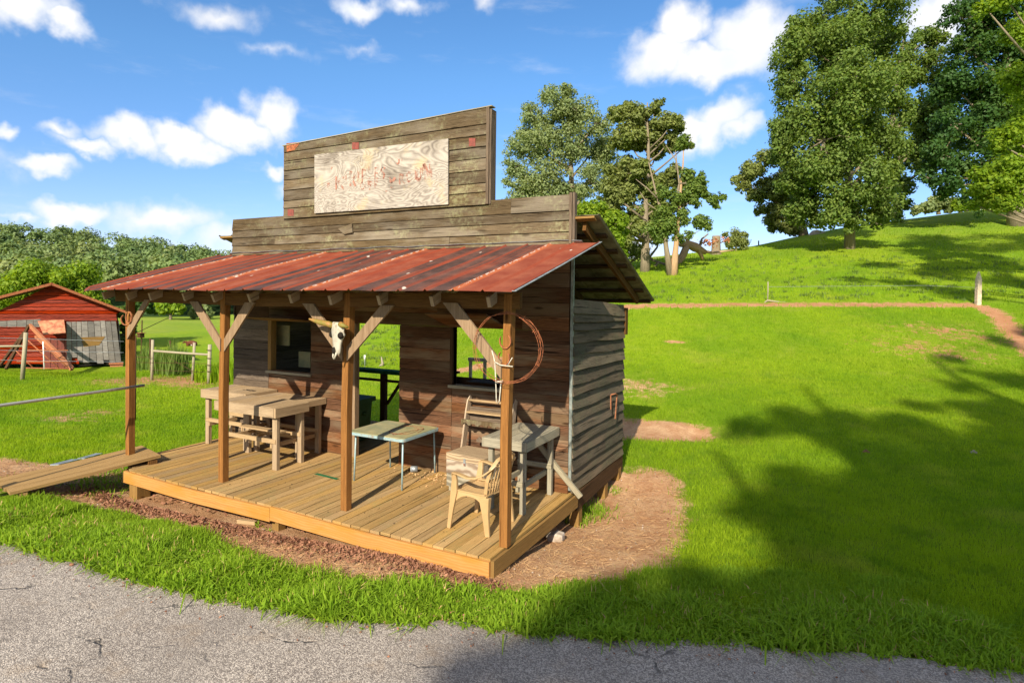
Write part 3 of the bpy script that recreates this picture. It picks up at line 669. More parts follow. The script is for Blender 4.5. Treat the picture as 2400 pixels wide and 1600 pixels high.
# studs behind the walls
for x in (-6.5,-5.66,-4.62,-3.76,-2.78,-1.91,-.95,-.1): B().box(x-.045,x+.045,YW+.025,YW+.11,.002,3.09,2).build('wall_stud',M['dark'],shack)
fr=B();fr.box(-5.655,-5.575,YW-.03,YW+.08,1.25,2.12,2);wf1=fr.build('window_frame',M['rimside'],shack)
B().box(-5.68,-4.63,YW-.06,YW+.10,1.215,1.255,0).build('window_sill',M['tablegrey'],wf1)
wf2=B().box(-1.905,-1.865,YW-.02,YW+.1,1.297,2.13,2).build('window_frame',M['dark'],shack)
B().box(-1.92,-.95,YW-.045,YW+.10,1.255,1.295,0).build('window_sill',M['tablegrey'],wf2)
# door jamb
B().box(-3.76,-3.69,YW-.02,YW+.08,0,2.13,2).build('door_jamb',M['brace'],shack)
# propped up shutters
sh=B();sh.prism([(-1.90,YW-.03,2.13),(-.95,YW-.03,2.13),(-.95,YW-.66,2.33),(-1.90,YW-.66,2.33)],(0,.006,.022));sh.build('window_shutter',M['wall'],wf2)
sh=B();sh.prism([(-5.66,YW-.03,2.12),(-4.62,YW-.03,2.12),(-4.62,YW-.5,2.17),(-5.66,YW-.5,2.17)],(0,.004,.022));sh.build('window_shutter',M['rimside'],wf1)
# right side wall of warped clapboards
ZF=[.02,.17,.31,.47,.62,.76,.94,1.11,1.28,1.44,1.62,1.81,1.98,2.14,2.26,2.37,2.55]
ZB=[.0,.14,.29,.44,.58,.74,.90,1.06,1.25,1.42,1.58,1.75,1.93,2.08,2.2,2.30,2.46]
b=B();laps(b,ZF,YW-.01,YB+.03,XR,[],'y',1,.024,.036,.030,False,ZB,8);b.build('side_wall_boards',M['lap'],shack)
# rear and left walls, openings left in the rear wall
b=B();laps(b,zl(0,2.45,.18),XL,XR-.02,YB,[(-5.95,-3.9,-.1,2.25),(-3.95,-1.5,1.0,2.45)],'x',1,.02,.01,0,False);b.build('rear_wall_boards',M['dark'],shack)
b=B();laps(b,zl(0,2.75,.18),YW,YB,XL+.0,[],'y',-1,.02,.012,0,False);b.build('left_wall_boards',M['wallgrey'],shack)
# gable above the side boards, recessed
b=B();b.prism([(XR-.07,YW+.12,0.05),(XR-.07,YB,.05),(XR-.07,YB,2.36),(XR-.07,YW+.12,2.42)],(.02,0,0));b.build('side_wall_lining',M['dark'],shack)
B().box(XR-.01,XR+.028,YW-.02,YW+.012,.05,3.24,2).build('corner_trim',M['blacktrim'],shack)
B().box(-.05,.02,YB+.01,YB+.14,1.98,2.42,2).build('corner_block',M['beam'],shack)
# rear roof
RY0,RZ0,RY1,RZ1=2.13,3.63,5.14,2.535
rs=(RZ1-RZ0)/(RY1-RY0)
rr_=metalroof('rear_roof',-6.95,.33,RY0,RZ0,RY1,RZ1,M['tin'],0,sag=.008)
for k in range(7):
    t=k/6*.97+.01;y=RY0+(RY1-RY0)*t;z=RZ0+(RZ1-RZ0)*t-.03
    B().sweep([(-6.9,y,z),(.27,y,z)],.09,.028,(0,1,rs)).build('purlin',M['rimside'] if k==0 else M['dark'],rr_)
for x in (-6.4,-5.2,-4.1,-3,-1.9,-.9,.10):
    B().sweep([(x,RY0+.1,RZ0+.1*rs-.09),(x,RY1-.27,RZ0+(RY1-.27-RY0)*rs-.09)],.12,.045,(0,-rs,1)).build('rear_rafter',M['beam'] if x>0 else M['dark'],shack)
# false front
ff=B();YF=YW-.03
laps(ff,[3.27,3.435,3.58,3.71,3.905],XL,-.06,YF,[],lap=.020,warp=.006);lo=ff.build('false_front_lower',M['false'],shack)
ff=B()
laps(ff,[3.86,4.035,4.165,4.34,4.51,4.67,4.83,4.985],-5.25,-1.31,YF-.012,[],lap=.020,warp=.004,seams=False)
ff.prism([(-5.25,YF-.040,4.975),(-1.31,YF-.040,4.975),(-1.31,YF-.040,5.19),(-5.25,YF-.040,5.075)],(0,.018,0))
up_=ff.build('false_front_upper',M['false'],shack)
B().sweep([(-5.27,YF-.0,5.085),(-1.22,YF-.0,5.205)],.11,.012,(0,1,0)).build('top_cap',M['tablegrey'],up_)
b=B();b.box(-1.305,-1.265,YF-.05,YF-.01,3.86,5.20,2);b.box(-1.262,-1.235,YF-.03,YF+.11,3.86,5.17,2);b.build('end_trim',M['wallgrey'],up_)
B().box(-5.27,-5.245,YF-.02,YF+.05,3.83,5.07,2).build('end_trim',M['wallgrey'],up_)
b=B();b.box(-.06,-.02,YF-.05,YF+.02,3.27,3.93,2);b.box(-.018,.012,YF-.03,YF+.05,3.25,3.93,2);b.build('end_trim',M['wallgrey'],lo)
for x in (-6.2,-5,-3.8,-2.6,-1.4,-.2): B().box(x-.04,x+.04,YF+.02,YF+.10,3.1,3.8,2).build('front_stud',M['dark'],shack)
for x in (-5.1,-3.9,-2.7,-1.45): B().box(x-.04,x+.04,YF+.02,YF+.10,3.81,4.98,2).build('front_stud',M['dark'],shack)
# four metal patches
yp=YF-.045
for poly in ([(671,336),(703,333),(701,338),(690,352),(672,356)],[(825,334),(841,334),(841,350),(825,350)],[(1099,324),(1114,324),(1114,343),(1099,343)],[(674,490),(688,491),(688,506),(674,506)]):
    B().prism([bp(u,v,'y',yp) for u,v in poly],(0,.003,0)).build('metal_patch',M['rust'] if len(poly)>4 else M['redmetal'],up_)
# broken grey splinter of board with lichen
B().prism([bp(u,v,'y',YF-.05) for u,v in ((792,536),(824,524),(826,545),(806,549))],(0,.02,0)).build('split_board_end',M['false'],lo)
# sign
sg=MB((-3.3,YF-.06,4.4));YS=YF-.075
sg.prism([bp(u,v,'y',YS) for u,v in ((737,363),(1050,325),(1050,479),(737,500))],(0,.018,0))
sign=sg.build('sign_board',M['sign']);sign.location=(-3.3,YF-.06,4.4)
tag(sign,'weathered plywood sign with flaking pale red lettering on upper false front','sign')
GL={'K':[((0,0),(0,1)),((0,.42),(.6,1)),((.15,.55),(.65,0))],'I':[((.1,0),(.1,1))],'R':[((0,0),(0,1)),((0,1),(.45,.93)),((.45,.93),(.45,.58)),((.45,.58),(0,.5)),((.2,.52),(.55,0))],
'P':[((0,0),(0,1)),((0,1),(.45,.93)),((.45,.93),(.45,.55)),((.45,.55),(0,.48))],'E':[((0,0),(0,1)),((0,1),(.5,1)),((0,.5),(.4,.5)),((0,0),(.5,0))],
'S':[((.5,.9),(.2,1)),((.2,1),(0,.75)),((0,.75),(.45,.35)),((.45,.35),(.3,.02)),((.3,.02),(0,.1))],'Y':[((.3,0),(.3,.5)),((.3,.5),(0,1)),((.3,.5),(.6,1))],
'O':[((.1,.15),(.1,.85)),((.1,.85),(.3,1)),((.3,1),(.5,.85)),((.5,.85),(.5,.15)),((.5,.15),(.3,0)),((.3,0),(.1,.15))],'U':[((.05,1),(.05,.2)),((.05,.2),(.3,0)),((.3,0),(.52,.2)),((.52,.2),(.52,1))],
'N':[((0,0),(0,1)),((0,1),(.5,0)),((.5,0),(.5,1))],'C':[((.55,.85),(.3,1)),((.3,1),(.05,.7)),((.05,.7),(.05,.3)),((.05,.3),(.3,0)),((.3,0),(.55,.15))],'-':[((0,.5),(.5,.5))]}
lt=MB((-3.3,YF-.06,4.4))
def zpx(x,y): return bp(730+x/7.127,340+y/7.127,'y',YS-.003)
for ch,x,yb_,wd,ht,th in (('K',415,735,200,200,36),('I',560,690,120,230,36),('R',650,680,150,230,36),('I',775,640,100,210,34),('P',850,640,120,230,24),('I',955,560,100,190,34),('E',1060,560,100,180,18),('S',1160,560,130,190,30),
 ('C',810,740,110,120,20),('U',890,720,110,120,22),('R',970,740,100,130,24),('R',1060,720,100,120,18),
 ('Y',1290,710,170,160,42),('R',1475,650,130,160,30),('O',1580,610,150,150,32),('U',1740,590,190,200,46),('N',1880,570,220,250,50),
 ('-',1410,340,80,60,26),('I',1455,300,60,60,26),('-',325,420,90,60,40),('I',275,730,80,90,50),('I',1510,260,60,50,20),('I',1180,420,60,60,40),('-',1170,800,180,60,16)):
    for (a0,b0),(a1,b1) in GL[ch]:
        p=zpx(x+a0*wd,yb_-b0*ht);q=zpx(x+a1*wd,yb_-b1*ht);d=q-p;d/=np.linalg.norm(d);s_=np.cross(d,[0,1,0])*th/7.127/1378*8.9/2*1.15
        lt.prism([p-s_-d*.008,p+s_-d*.008,q+s_+d*.008,q-s_+d*.008],(0,-.0015,0))
lt.build('lettering',M['lettering'],sign)
# ------------------------------------------------------------------ porch things
def seatbox(name,loc): return empty(name,loc)
def bench_table(loc,x0,x1,y0,y1,h,mat,label,cat='table',ap=.14,nb=5,leg=.085,rails=.42,board_ax='y',legs=None,grp=None,legin=.03):
    cx,cy=(x0+x1)/2,(y0+y1)/2;o=empty('work_table',(cx,cy,0),label,cat,grp);off=(cx,cy,0)
    b=MB(off)
    if board_ax=='y':
        ws=(x1-x0)/nb
        for i in range(nb): b.box(x0+i*ws+.002,x0+(i+1)*ws-.002,y0,y1,h-.024+random.uniform(-.002,.002),h,1)
    else:
        ws=(y1-y0)/nb
        for i in range(nb): b.box(x0,x1,y0+i*ws+.002,y0+(i+1)*ws-.002,h-.024+random.uniform(-.002,.002),h,0)
    b.build('table_top',mat,o,.003)
    b=MB(off);b.box(x0-.002,x1+.002,y0-.037,y0,h-ap,h-.002,0);b.box(x0-.002,x1+.002,y1,y1+.035,h-ap,h-.002,0)
    b.box(x1+.003,x1+.038,y0-.03,y1+.03,h-ap,h-.004,1);b.box(x0-.038,x0-.003,y0-.03,y1+.03,h-ap,h-.004,1);b.build('apron',mat,o,.003)
    for (lx,ly) in ((x0+.05,y0+legin+.03),(x1-.05,y0+legin+.03),(x0+.05,y1-.06),(x1-.05,y1-.06)):
        MB(off).box(lx-leg/2,lx+leg/2,ly-.03,ly+.03,.001,h-.03,2).build('leg',mat,o,.003)
    if rails:
        for z,y in ((rails,y0+.02),(rails+.02,y1-.10)):
            MB(off).box(x0+.02,x1-.02,y,y+.036,z-.03,z+.03,0).build('stretcher',mat,o)
        for z,x in ((rails-.07,x0+.10),(rails-.07,x1-.13)):
            MB(off).box(x,x+.035,y0+.02,y1-.02,z-.03,z+.03,1).build('stretcher',mat,o)
    return o
G3='wooden work tables crowded at the left of the porch'
bench_table(0,-6.50,-5.45,1.52,2.10,.945,M['table'],'wooden work table at left end of porch with small dark scraps on top',grp=G3,ap=.145)
bench_table(0,-5.38,-4.33,1.58,2.11,.895,M['table'],'wooden work table against the wall behind the front table',grp=G3,ap=.10,rails=.35)
t3=bench_table(0,-5.42,-4.15,.99,1.57,.925,M['table'],'front wooden work table with post shadow across its pale top',grp=G3,ap=.145,leg=.095)
# plank shelf lying on the stretchers
tag(MB((-4.75,1.35,.5)).box(-5.25,-4.35,1.25,1.37,.475,.50,0).build('loose_board',M['table']),'short loose board lying on the stretchers of the front work table','board').location=(-4.75,1.35,.5)
b=MB((-5.62,1.85,.95))
for k in range(5): b.box(-5.85+k*.06,-5.81+k*.06,1.78+random.uniform(-.02,.02),1.80+random.uniform(-.01,.03),.946,.952,0)
o=b.build('wood_scraps',M['black']);o.location=(-5.62,1.85,.95);tag(o,'row of small dark scraps on the left work table','scraps')
tr=bench_table(0,-.73,-.20,1.15,2.08,.88,M['tablegrey'],'grey wooden table by the right end of the porch with a diagonal brace',ap=.115,nb=4,leg=.06,rails=.36)
MB((-.465,1.615,0)).sweep([(-.62,2.06,.82),(-.2,2.09,.36),(.14,2.12,.0)],.07,.035,(0,0,1)).build('diagonal_brace',M['tablegrey'],tr)
# folding card table
o=empty('folding_table',(-2.45,1.57,0),'green topped folding card table with blue steel legs in front of the doorway','table');off=(-2.45,1.57,0)
def rrect(x0,x1,y0,y1,z,r=.05,n=5):
    P=[]
    for cx,cy,a in ((x1-r,y1-r,0),(x0+r,y1-r,90),(x0+r,y0+r,180),(x1-r,y0+r,270)):
        for k in range(n+1): an=R(a+90*k/n);P.append((cx+r*math.cos(an),cy+r*math.sin(an),z))
    return P
MB(off).prism(rrect(-2.92,-1.97,1.15,1.97,.702),(0,0,-.012)).build('table_top',M['cardtop'],o)
MB(off).prism(rrect(-2.935,-1.955,1.135,1.985,.692,.06),(0,0,-.035)).build('table_rim',M['bluesteel'],o)
for (x,y) in ((-2.86,1.22),(-2.02,1.20),(-2.08,2.05),(-2.84,1.98)):
    MB(off).tube([(x,y,.001),(x+(-2.45-x)*.02,y+(1.57-y)*.06,.67)],.012,8).build('leg',M['bluesteel'],o)
# loop of wire on the card table
c=(-2.25,1.6,.706);P=[]
for k in range(40):
    t=k/39*2*math.pi*1.25;P.append((c[0]+math.cos(t)*.22*(1-.2*k/39),c[1]+math.sin(t)*.26*(1-.1*k/39)-.08*k/39,c[2]+.003+.004*math.sin(t*3)))
b=MB(c);b.tube(P,.0028,5);b.tube([(c[0]+.1+.1*t,c[1]-.1+.25*math.sin(t*2.2),c[2]+.004) for t in np.linspace(-1,1.4,14)],.0028,5)
o=b.build('wire_loop',M['rust']);o.location=c;tag(o,'loose loop of rusty wire lying on the green folding table','wire')
# chest
CX=(-1.22,1.72,0);o=empty('wooden_chest',CX,'weathered grey wooden chest with metal hasp standing below the rack','chest')
ca,sa=math.cos(R(-5)),math.sin(R(-5))
def chest(z0,z1,e=0.):
    q=[(-.30-e,-.22-e),(.30+e,-.22-e),(.30+e,.22+e),(-.30-e,.22+e)]
    return [(CX[0]+x*ca-y*sa,CX[1]+x*sa+y*ca,z0) for x,y in q],(0,0,z1-z0)
MB(CX).prism(*chest(.055,.225)).build('lower_box',M['tablegrey'],o,.004)
MB(CX).prism(*chest(.228,.41,.003)).build('upper_box',M['chest'],o,.004)
MB(CX).prism(*chest(.413,.50,.006)).build('lid',M['table'],o,.005);lidp=o.children[-1]
for sx in (-.24,.24):
    MB(CX).box(CX[0]+sx-.035,CX[0]+sx+.035,CX[1]-.2,CX[1]+.2,.001,.055,1).build('foot',M['tablegrey'],o)
b=MB(CX);b.box(CX[0]-.03,CX[0]+.0,CX[1]-.236,CX[1]-.229,.37,.46,2);hs_=b.build('hasp',M['galv'],o)
b=MB(CX);b.box(CX[0]-.022,CX[0]-.008,CX[1]-.243,CX[1]-.236,.375,.40,2);b.build('hasp_staple',M['rust'],hs_)
# tool rack behind the chest
RX=(-1.15,2.05,0);o=empty('tool_rack',RX,'old wooden rack with scalloped rail and rod leaning on the wall behind the chest','rack')
for x in (-1.52,-.80):
    P=[(x,1.80,.02),(x,1.93,.55),(x,2.02,.95),(x,2.06,1.10),(x,2.11,1.17)]
    MB(RX).sweep(P,.11,.022,(0,-1,.2),taper=[1,1,1,.9,.5]).build('side_board',M['chest'],o)
MB(RX).tube([(-1.52,2.05,1.12),(-.8,2.05,1.12)],.017,8).build('rod',M['table'],o)
MB(RX).box(-1.51,-.81,1.97,2.10,.955,.975,0).build('shelf',M['table'],o)
MB(RX).box(-1.51,-.81,2.07,2.09,.84,1.03,0).build('back_board',M['wallgrey'],o)
def scall(y,z,h,r,mat,nm,n=6,x0=-1.55,x1=-.78):
    P=[(x0,y,z+h),(x0,y,z)];st=(x1-x0)/n
    for i in range(n):
        for k in range(7):
            an=math.pi*k/6;P.append((x0+st*(i+.5)-math.cos(an)*st*.33,y,z+math.sin(an)*r))
    P+=[(x1,y,z),(x1,y,z+h)];b=MB(RX)
    b.prism(P,(0,.025,0));b.build(nm,mat,o)
scall(1.90,.80,.075,.028,M['false'],'scalloped_rail')
P=[(-1.36,2.0,.56),(-1.36,2.0,.60)]
for i in range(4):
    x=-1.36+i*.14
    P+=[(x+.02,2.0,.60),(x+.03,2.0,.63),(x+.06,2.0,.63),(x+.075,2.0,.60)]
P+=[(-.8,2.0,.60),(-.8,2.0,.56)];MB(RX).prism(P,(0,.02,0)).build('notched_rail',M['wallgrey'],o)
# plastic garden chair
def chair():
    base=np.array([-.52,.70,0]);o=empty('plastic_chair',base,'beige plastic garden chair facing left behind the right porch post','chair');an=R(-3)
    X=np.array([-math.cos(an),-math.sin(an),0]);Y=np.array([math.sin(an),-math.cos(an),0]);Z=np.array([0,0,1.])  # X forward (to -x), Y its left (towards the camera)
    L=lambda a,b_,c_: base+X*a+Y*b_+Z*c_
    m=M['plastic']
    for sy in (1,-1):
        # front leg, flared channel, rising into the arm post
        b=MB(base);b.sweep([L(.25,sy*.275,.001),L(.225,sy*.262,.22),L(.195,sy*.25,.42),L(.185,sy*.262,.55),L(.19,sy*.275,.625)],.055,.03,X,taper=[.8,1.05,1.5,1.2,1.0]);b.build('leg',m,o,.006)
        b=MB(base);b.sweep([L(-.25,sy*.26,.001),L(-.215,sy*.245,.22),L(-.19,sy*.225,.40),],.06,.032,X,taper=[.9,1.3,2.1]);b.build('leg',m,o,.006)
        P=[L(.205,sy*.275,.60),L(.195,sy*.28,.632),L(.12,sy*.285,.628),L(0,sy*.285,.605),L(-.10,sy*.28,.615),L(-.20,sy*.265,.66),L(-.275,sy*.235,.72),L(-.31,sy*.20,.76)]
        b=MB(base);b.sweep(P,.055,.018,Y,taper=[.6,.9,1.05,1.1,1.1,1.,.9,.7]);b.build('armrest',m,o,.004)
        # apron between the legs, arched
        n=12;P=[];Q=[]
        for k in range(n+1):
            t=k/n;x=-.215+.43*t;P.append(L(x,sy*.245,.425));Q.append(L(x,sy*.25,.425-.035-.13*abs(2*t-1)**2.6))
        b=MB(base);b.prism(P+Q[::-1],Y*sy*-.012);b.build('side_apron',m,o)
    n=12;P=[];Q=[]
    for k in range(n+1):
        t=k/n;y=-.245+.49*t;P.append(L(.215,y,.425));Q.append(L(.222,y,.425-.03-.12*abs(2*t-1)**2.6))
    MB(base).prism(P+Q[::-1],X*-.012).build('front_apron',m,o)
    # seat of slats between a rim
    def zs(a): return .428-.030*math.sin((a+.22)/.45*math.pi)
    b=MB(base)
    for i in range(11):
        y=-.19+.38*i/10;P=[L(a,y*(1-.15*(.2-a)),zs(a)) for a in np.linspace(.19,-.17,9)]
        b.sweep(P,.029,.010,Y)
    b.sweep([L(.21,y,.430) for y in (-.245,0,.245)],.05,.014,X)
    b.sweep([L(-.19,y,.420) for y in (-.23,0,.23)],.05,.014,X)
    for sy in (1,-1): b.sweep([L(a,sy*.228,.432) for a in (.22,0,-.2)],.05,.014,Y)
    b.build('seat',m,o)
    # curved slatted back
    b=MB(base)
    def bk(y,z):
        cur=.05*(1-(y/.23)**2);rec=-.20-(z-.42)*.30;return L(rec-cur+.03,y,z)
    for i in range(9):
        y=-.18+.36*i/8;top=.80-.10*abs(y/.2)**2.2
        b.sweep([bk(y*.85,.44),bk(y,.60),bk(y*1.08,top)],.021,.010,Y)
    P=[bk(-.205,.43),bk(-.23,.58),bk(-.225,.72),bk(-.17,.81),bk(-.08,.85),bk(0,.86),bk(.08,.85),bk(.17,.81),bk(.225,.72),bk(.23,.58),bk(.205,.43)]
    b.sweep(P,.04,.014,X+Z*.3+np.array([.0,0,0])*0,taper=None)
    b.sweep([bk(-.2,.58),bk(0,.58),bk(.2,.58)],.03,.011,Z);b.sweep([bk(-.2,.44),bk(0,.43),bk(.2,.44)],.05,.012,Z)
    b.build('backrest',m,o)
chair()
# cow skull hung on the third post
SK=np.array([-2.13,.17,2.12]);o=empty('cow_skull',SK,'bleached cow skull with broken horn hanging on the post above its braces','skull')
ax=np.array([-.02,-.10,-1.]);ax/=np.linalg.norm(ax);sx=np.array([.93,-.36,0.]);sx/=np.linalg.norm(sx);fr_=np.cross(sx,ax);fr_/=np.linalg.norm(fr_)
if fr_[1]>0: fr_=-fr_
rings=[(-.075,.050,.045,.03),(-.055,.088,.075,.02),(-.02,.100,.085,.012),(.03,.098,.085,.008),(.07,.108,.082,.0),(.10,.092,.078,.0),(.14,.072,.070,.0),(.19,.060,.060,0),(.24,.060,.052,0),(.28,.055,.042,-.005),(.315,.040,.028,-.01)]
b=MB(SK);vs=[];n=20
for k,(t,wd,dp,oo) in enumerate(rings):
    for j in range(n):
        a_=2*math.pi*j/n;c_,s_=math.cos(a_),math.sin(a_)
        rr=1+.06*mnoise.noise((k*1.7,c_*2,s_*2))
        q=SK+ax*(t-.06)*.96+sx*c_*wd*rr*1.42+fr_*(s_*dp*rr*.62+.035+oo)
        if 3<=k<=5 and abs(abs(c_)-.86)<.13 and s_>-.2: q-=sx*np.sign(c_)*.028
        vs.append(q)
fs=[];m_=len(rings)
for i in range(m_-1):
    for j in range(n): k=(j+1)%n;fs.append((i*n+j,i*n+k,(i+1)*n+k,(i+1)*n+j))
fs.append(tuple(range(n-1,-1,-1)));fs.append(tuple((m_-1)*n+j for j in range(n)))
b._add(vs,fs,[(0,0)]*sum(len(f) for f in fs),True);cran=b.build('cranium',M['bone'],o)
def ball(name,c,r,mat,par,off,st=(1,1,1),n=9):
    b=MB(off);vs=[];fs=[]
    for i in range(n+1):
        th=math.pi*i/n
        for j in range(n+3): ph=2*math.pi*j/(n+3);vs.append((c[0]+r*st[0]*math.sin(th)*math.cos(ph),c[1]+r*st[1]*math.sin(th)*math.sin(ph),c[2]+r*st[2]*math.cos(th)))
    k=n+3
    for i in range(n):
        for j in range(k): fs.append((i*k+j,(i+1)*k+j,(i+1)*k+(j+1)%k,i*k+(j+1)%k))
    b._add(vs,fs,[(0,0)]*4*len(fs),True);return b.build(name,mat,par)
for s_ in (1,-1): ball('eye_socket_shade',SK+ax*.02+sx*s_*.112+fr_*.055,.038,M['black'],cran,SK,(1,1,1.05))  # black balls painted in as the shade inside the sockets
ball('nose_cavity_shade',SK+ax*.20+fr_*.068,.030,M['black'],cran,SK,(.9,.5,1.4))  # black ball stands in for the shade of the nose hollow
b=MB(SK)
for s_ in (-1,1): b.tube([SK+ax*.22+sx*s_*.035+fr_*.05,SK+ax*.27+sx*s_*.028+fr_*.06,SK+ax*.30+sx*s_*.012+fr_*.055],[.014,.010,.006],6)
b.build('muzzle_bones',M['bone'],o)
sx0=sx;sx=np.array([1.,.08,0]);b=MB(SK);h0=SK-ax*.085-sx*.06+fr_*.05;b.tube([h0,h0-sx*.08-ax*.02,h0-sx*.19-ax*.035+fr_*.01,h0-sx*.28-ax*.06+fr_*.03,h0-sx*.31-ax*.07+fr_*.05],[.036,.036,.032,.02,.008],10);b.build('horn',M['horn'],o)
b=MB(SK);h1=SK-ax*.09+sx*.05+fr_*.05;b.tube([h1,h1+sx*.05+fr_*.05-ax*.01,h1+sx*.12+fr_*.09,h1+sx*.17+fr_*.06+ax*.02],[.035,.036,.030,.012],10);tag(b.build('horn',M['horn'],o),'short broken horn stub')
# barbed wire coil on the right post
cc_=np.array([.035,.20,2.06]);b=MB(cc_)
for l in range(4):
    rx=.375+random.uniform(-.02,.02);rz=.345+random.uniform(-.012,.012);dx,dz=random.uniform(-.012,.012),random.uniform(-.012,.012)
    P=[cc_+np.array([math.cos(t)*rx+dx,-.01*l+.02*math.sin(2*t+l),math.sin(t)*rz+dz+.004*math.sin(9*t+l)]) for t in np.linspace(0,2*math.pi,60)]
    b.tube(P,.0024,5)
    for k in range(0,58,5):
        p=P[k];d=np.array([random.uniform(-1,1),random.uniform(-1,1),random.uniform(-1,1)]);d/=np.linalg.norm(d);b.tube([p-d*.018,p+d*.018],.0025,4)
o=b.build('barbed_wire_coil',M['rust']);o.location=cc_;tag(o,'round coil of rusty barbed wire hanging on the right porch post','wire coil')
# horseshoes
def shoe(c,rad,rot,lab,grp,mat=M['rust'],full=1.5,ydir=0.):
    c=np.array(c);b=MB(c);P=[]
    for t in np.linspace(-full/2,full/2,18):
        a_=R(-90+rot)+t*math.pi;P.append(c+np.array([math.cos(a_)*rad*.92*math.cos(ydir),math.cos(a_)*rad*math.sin(ydir),math.sin(a_)*rad*1.08]))
    b.sweep(P,.018,.009,(0,1,0),taper=[.7]+[1]*16+[.7]);o=b.build('horseshoe',mat);o.location=c
    return tag(o,lab,'horseshoe',grp)
GH='horseshoes nailed to the porch posts'
shoe((-.012,.262,2.12),.068,8,'upper horseshoe on the right porch post inside the wire coil',GH)
shoe((-.025,.262,1.95),.068,-4,'darker lower horseshoe on the right porch post just above the white wire',GH,M['rust'])
shoe((-6.535,.262,2.16),.075,10,'left horseshoe of the pair on the leftmost porch post',GH,M['rustlight'],1.75,.6)
shoe((-6.42,.235,2.20),.08,20,'right horseshoe of the pair, on the brace of the leftmost post',GH,M['rustlight'],1.9)
# bent white wire
P=[(-.16,.25,2.02),(-.12,.245,1.90),(-.10,.24,1.62),(-.095,.24,1.50),(-.075,.24,1.475),(-.06,.24,1.51),(-.045,.24,1.70)]
b=MB((0,.24,1.8));b.tube(P,.006,6);b.tube([(-.12,.24,1.905),(-.05,.235,1.875),(.09,.235,1.87)],.0065,6);b.tube([(.03,.235,1.875),(.085,.235,1.96)],.005,6);b.tube([(-.09,.235,1.70),(-.02,.235,1.715)],.012,6)
o=b.build('bent_wire_hook',M['whiterod']);o.location=(0,.24,1.8);tag(o,'bent white coated wire hooked around the right porch post','wire hook')
# hinge straps on the side wall
b=MB((.05,3.8,1));b.sweep([(.045,3.64,1.10),(.05,3.64,.88)],.045,.008,(0,1,0));b.sweep([(.055,3.93,1.06),(.06,3.84,.70)],.045,.008,(0,1,0));b.tube([(.05,3.64,1.105),(.07,3.80,1.10),(.06,3.93,1.06)],.01,6)
o=b.build('hinge_straps',M['rustlight']);o.location=(.05,3.8,1);tag(o,'pair of orange rusty metal straps hanging on the grey side wall','metal straps')
# green counter in the rear opening, bin, boxes
o=empty('rear_counter',(-4.9,4.4,0),'green board counter on dark posts across the rear opening of the shack','counter');of=(-4.9,4.4,0)
MB(of).box(-5.95,-3.92,4.32,4.58,1.0,1.07,0).build('counter_top',M['greenpaint'],o)
MB(of).box(-5.95,-3.92,4.40,4.44,.83,.88,0).build('counter_rail',M['dark'],o)
for x in (-5.85,-4.98,-3.98): MB(of).box(x-.06,x+.06,4.38,4.47,.001,1.0,2).build('counter_post',M['dark'],o)
MB(of).sweep([(-4.9,4.43,.38),(-4.45,4.43,.98)],.07,.04,(0,1,0)).build('counter_brace',M['dark'],o)
o=empty('trash_bin',(-4.42,3.0,0),'dark green wheeled bin half hidden inside the doorway','bin');of=(-4.42,3,0)
MB(of).prism([(-4.62,2.8,.03),(-4.26,2.8,.03),(-4.26,3.2,.03),(-4.62,3.2,.03)],(0,0,.02)).build('base',M['bin'],o)
b=MB(of);b.sweep([(-4.42,3.0,.05),(-4.42,3.0,.70)],.40,.36,(0,1,0),taper=[.85,1.0]);b.build('body',M['bin'],o)
MB(of).prism(rrect(-4.67,-4.17,2.74,3.26,.70,.06),(0,0,.07)).build('lid',M['bin'],o);ball('handle_hub',(-4.15,2.9,.52),.04,M['bin'],o,of)
o=empty('wooden_crate',(-2.5,4.2,0),'dark wooden box standing at the rear opening seen through the right window','box');of=(-2.5,4.2,0)
MB(of).box(-2.75,-2.0,4.05,4.36,.0,1.02,0).build('box_body',M['dark'],o);MB(of).box(-2.79,-1.96,4.02,4.39,1.022,1.05,0).build('box_lid',M['dark'],o)
o=empty('tall_post_box',(-3.2,4.2,0),'narrow dark box with a flat cap beside the right window view','box');of=(-3.2,4.2,0)
MB(of).box(-3.34,-3.16,4.1,4.3,0,1.14,2).build('box_body',M['dark'],o);MB(of).box(-3.37,-3.10,4.07,4.33,1.142,1.18,0).build('box_lid',M['dark'],o)
# pale frame standing behind the shack
fo=empty('pale_frame',(-3.5,6,g1(-3.5,6)),'thin pale wooden frame standing in the grass behind the shack','frame');of=tuple(fo.location);zg=g1(-3.5,6)
for x in (-3.88,-3.52,-3.18): MB(of).box(x-.03,x+.03,5.98,6.03,zg-.05,1.18+(.35 if x==-3.52 else 0)*0,2).build('upright',M['paleframe'],fo)
MB(of).box(-3.93,-3.13,5.97,6.04,1.18,1.25,0).build('top_rail',M['paleframe'],fo)
MB(of).sweep([(-3.54,6.05,.95),(-3.60,6.06,1.62)],.025,.02,(1,0,0)).build('stick',M['paleframe'],fo)
# boards and a board end seen in the left window
for (x,z,w,h,y,lab) in ((-5.62,1.85,.32,.36,2.42,'square board hanging inside the left window, upper one'),(-5.30,1.42,.28,.28,2.62,'square board leaning inside the left window, lower one')):
    c=(x,y,z);o=MB(c).box(x-w/2,x+w/2,y,y+.02,z-h/2,z+h/2,0).build('square_board',M['cardtop']);o.location=c;tag(o,lab,'board')
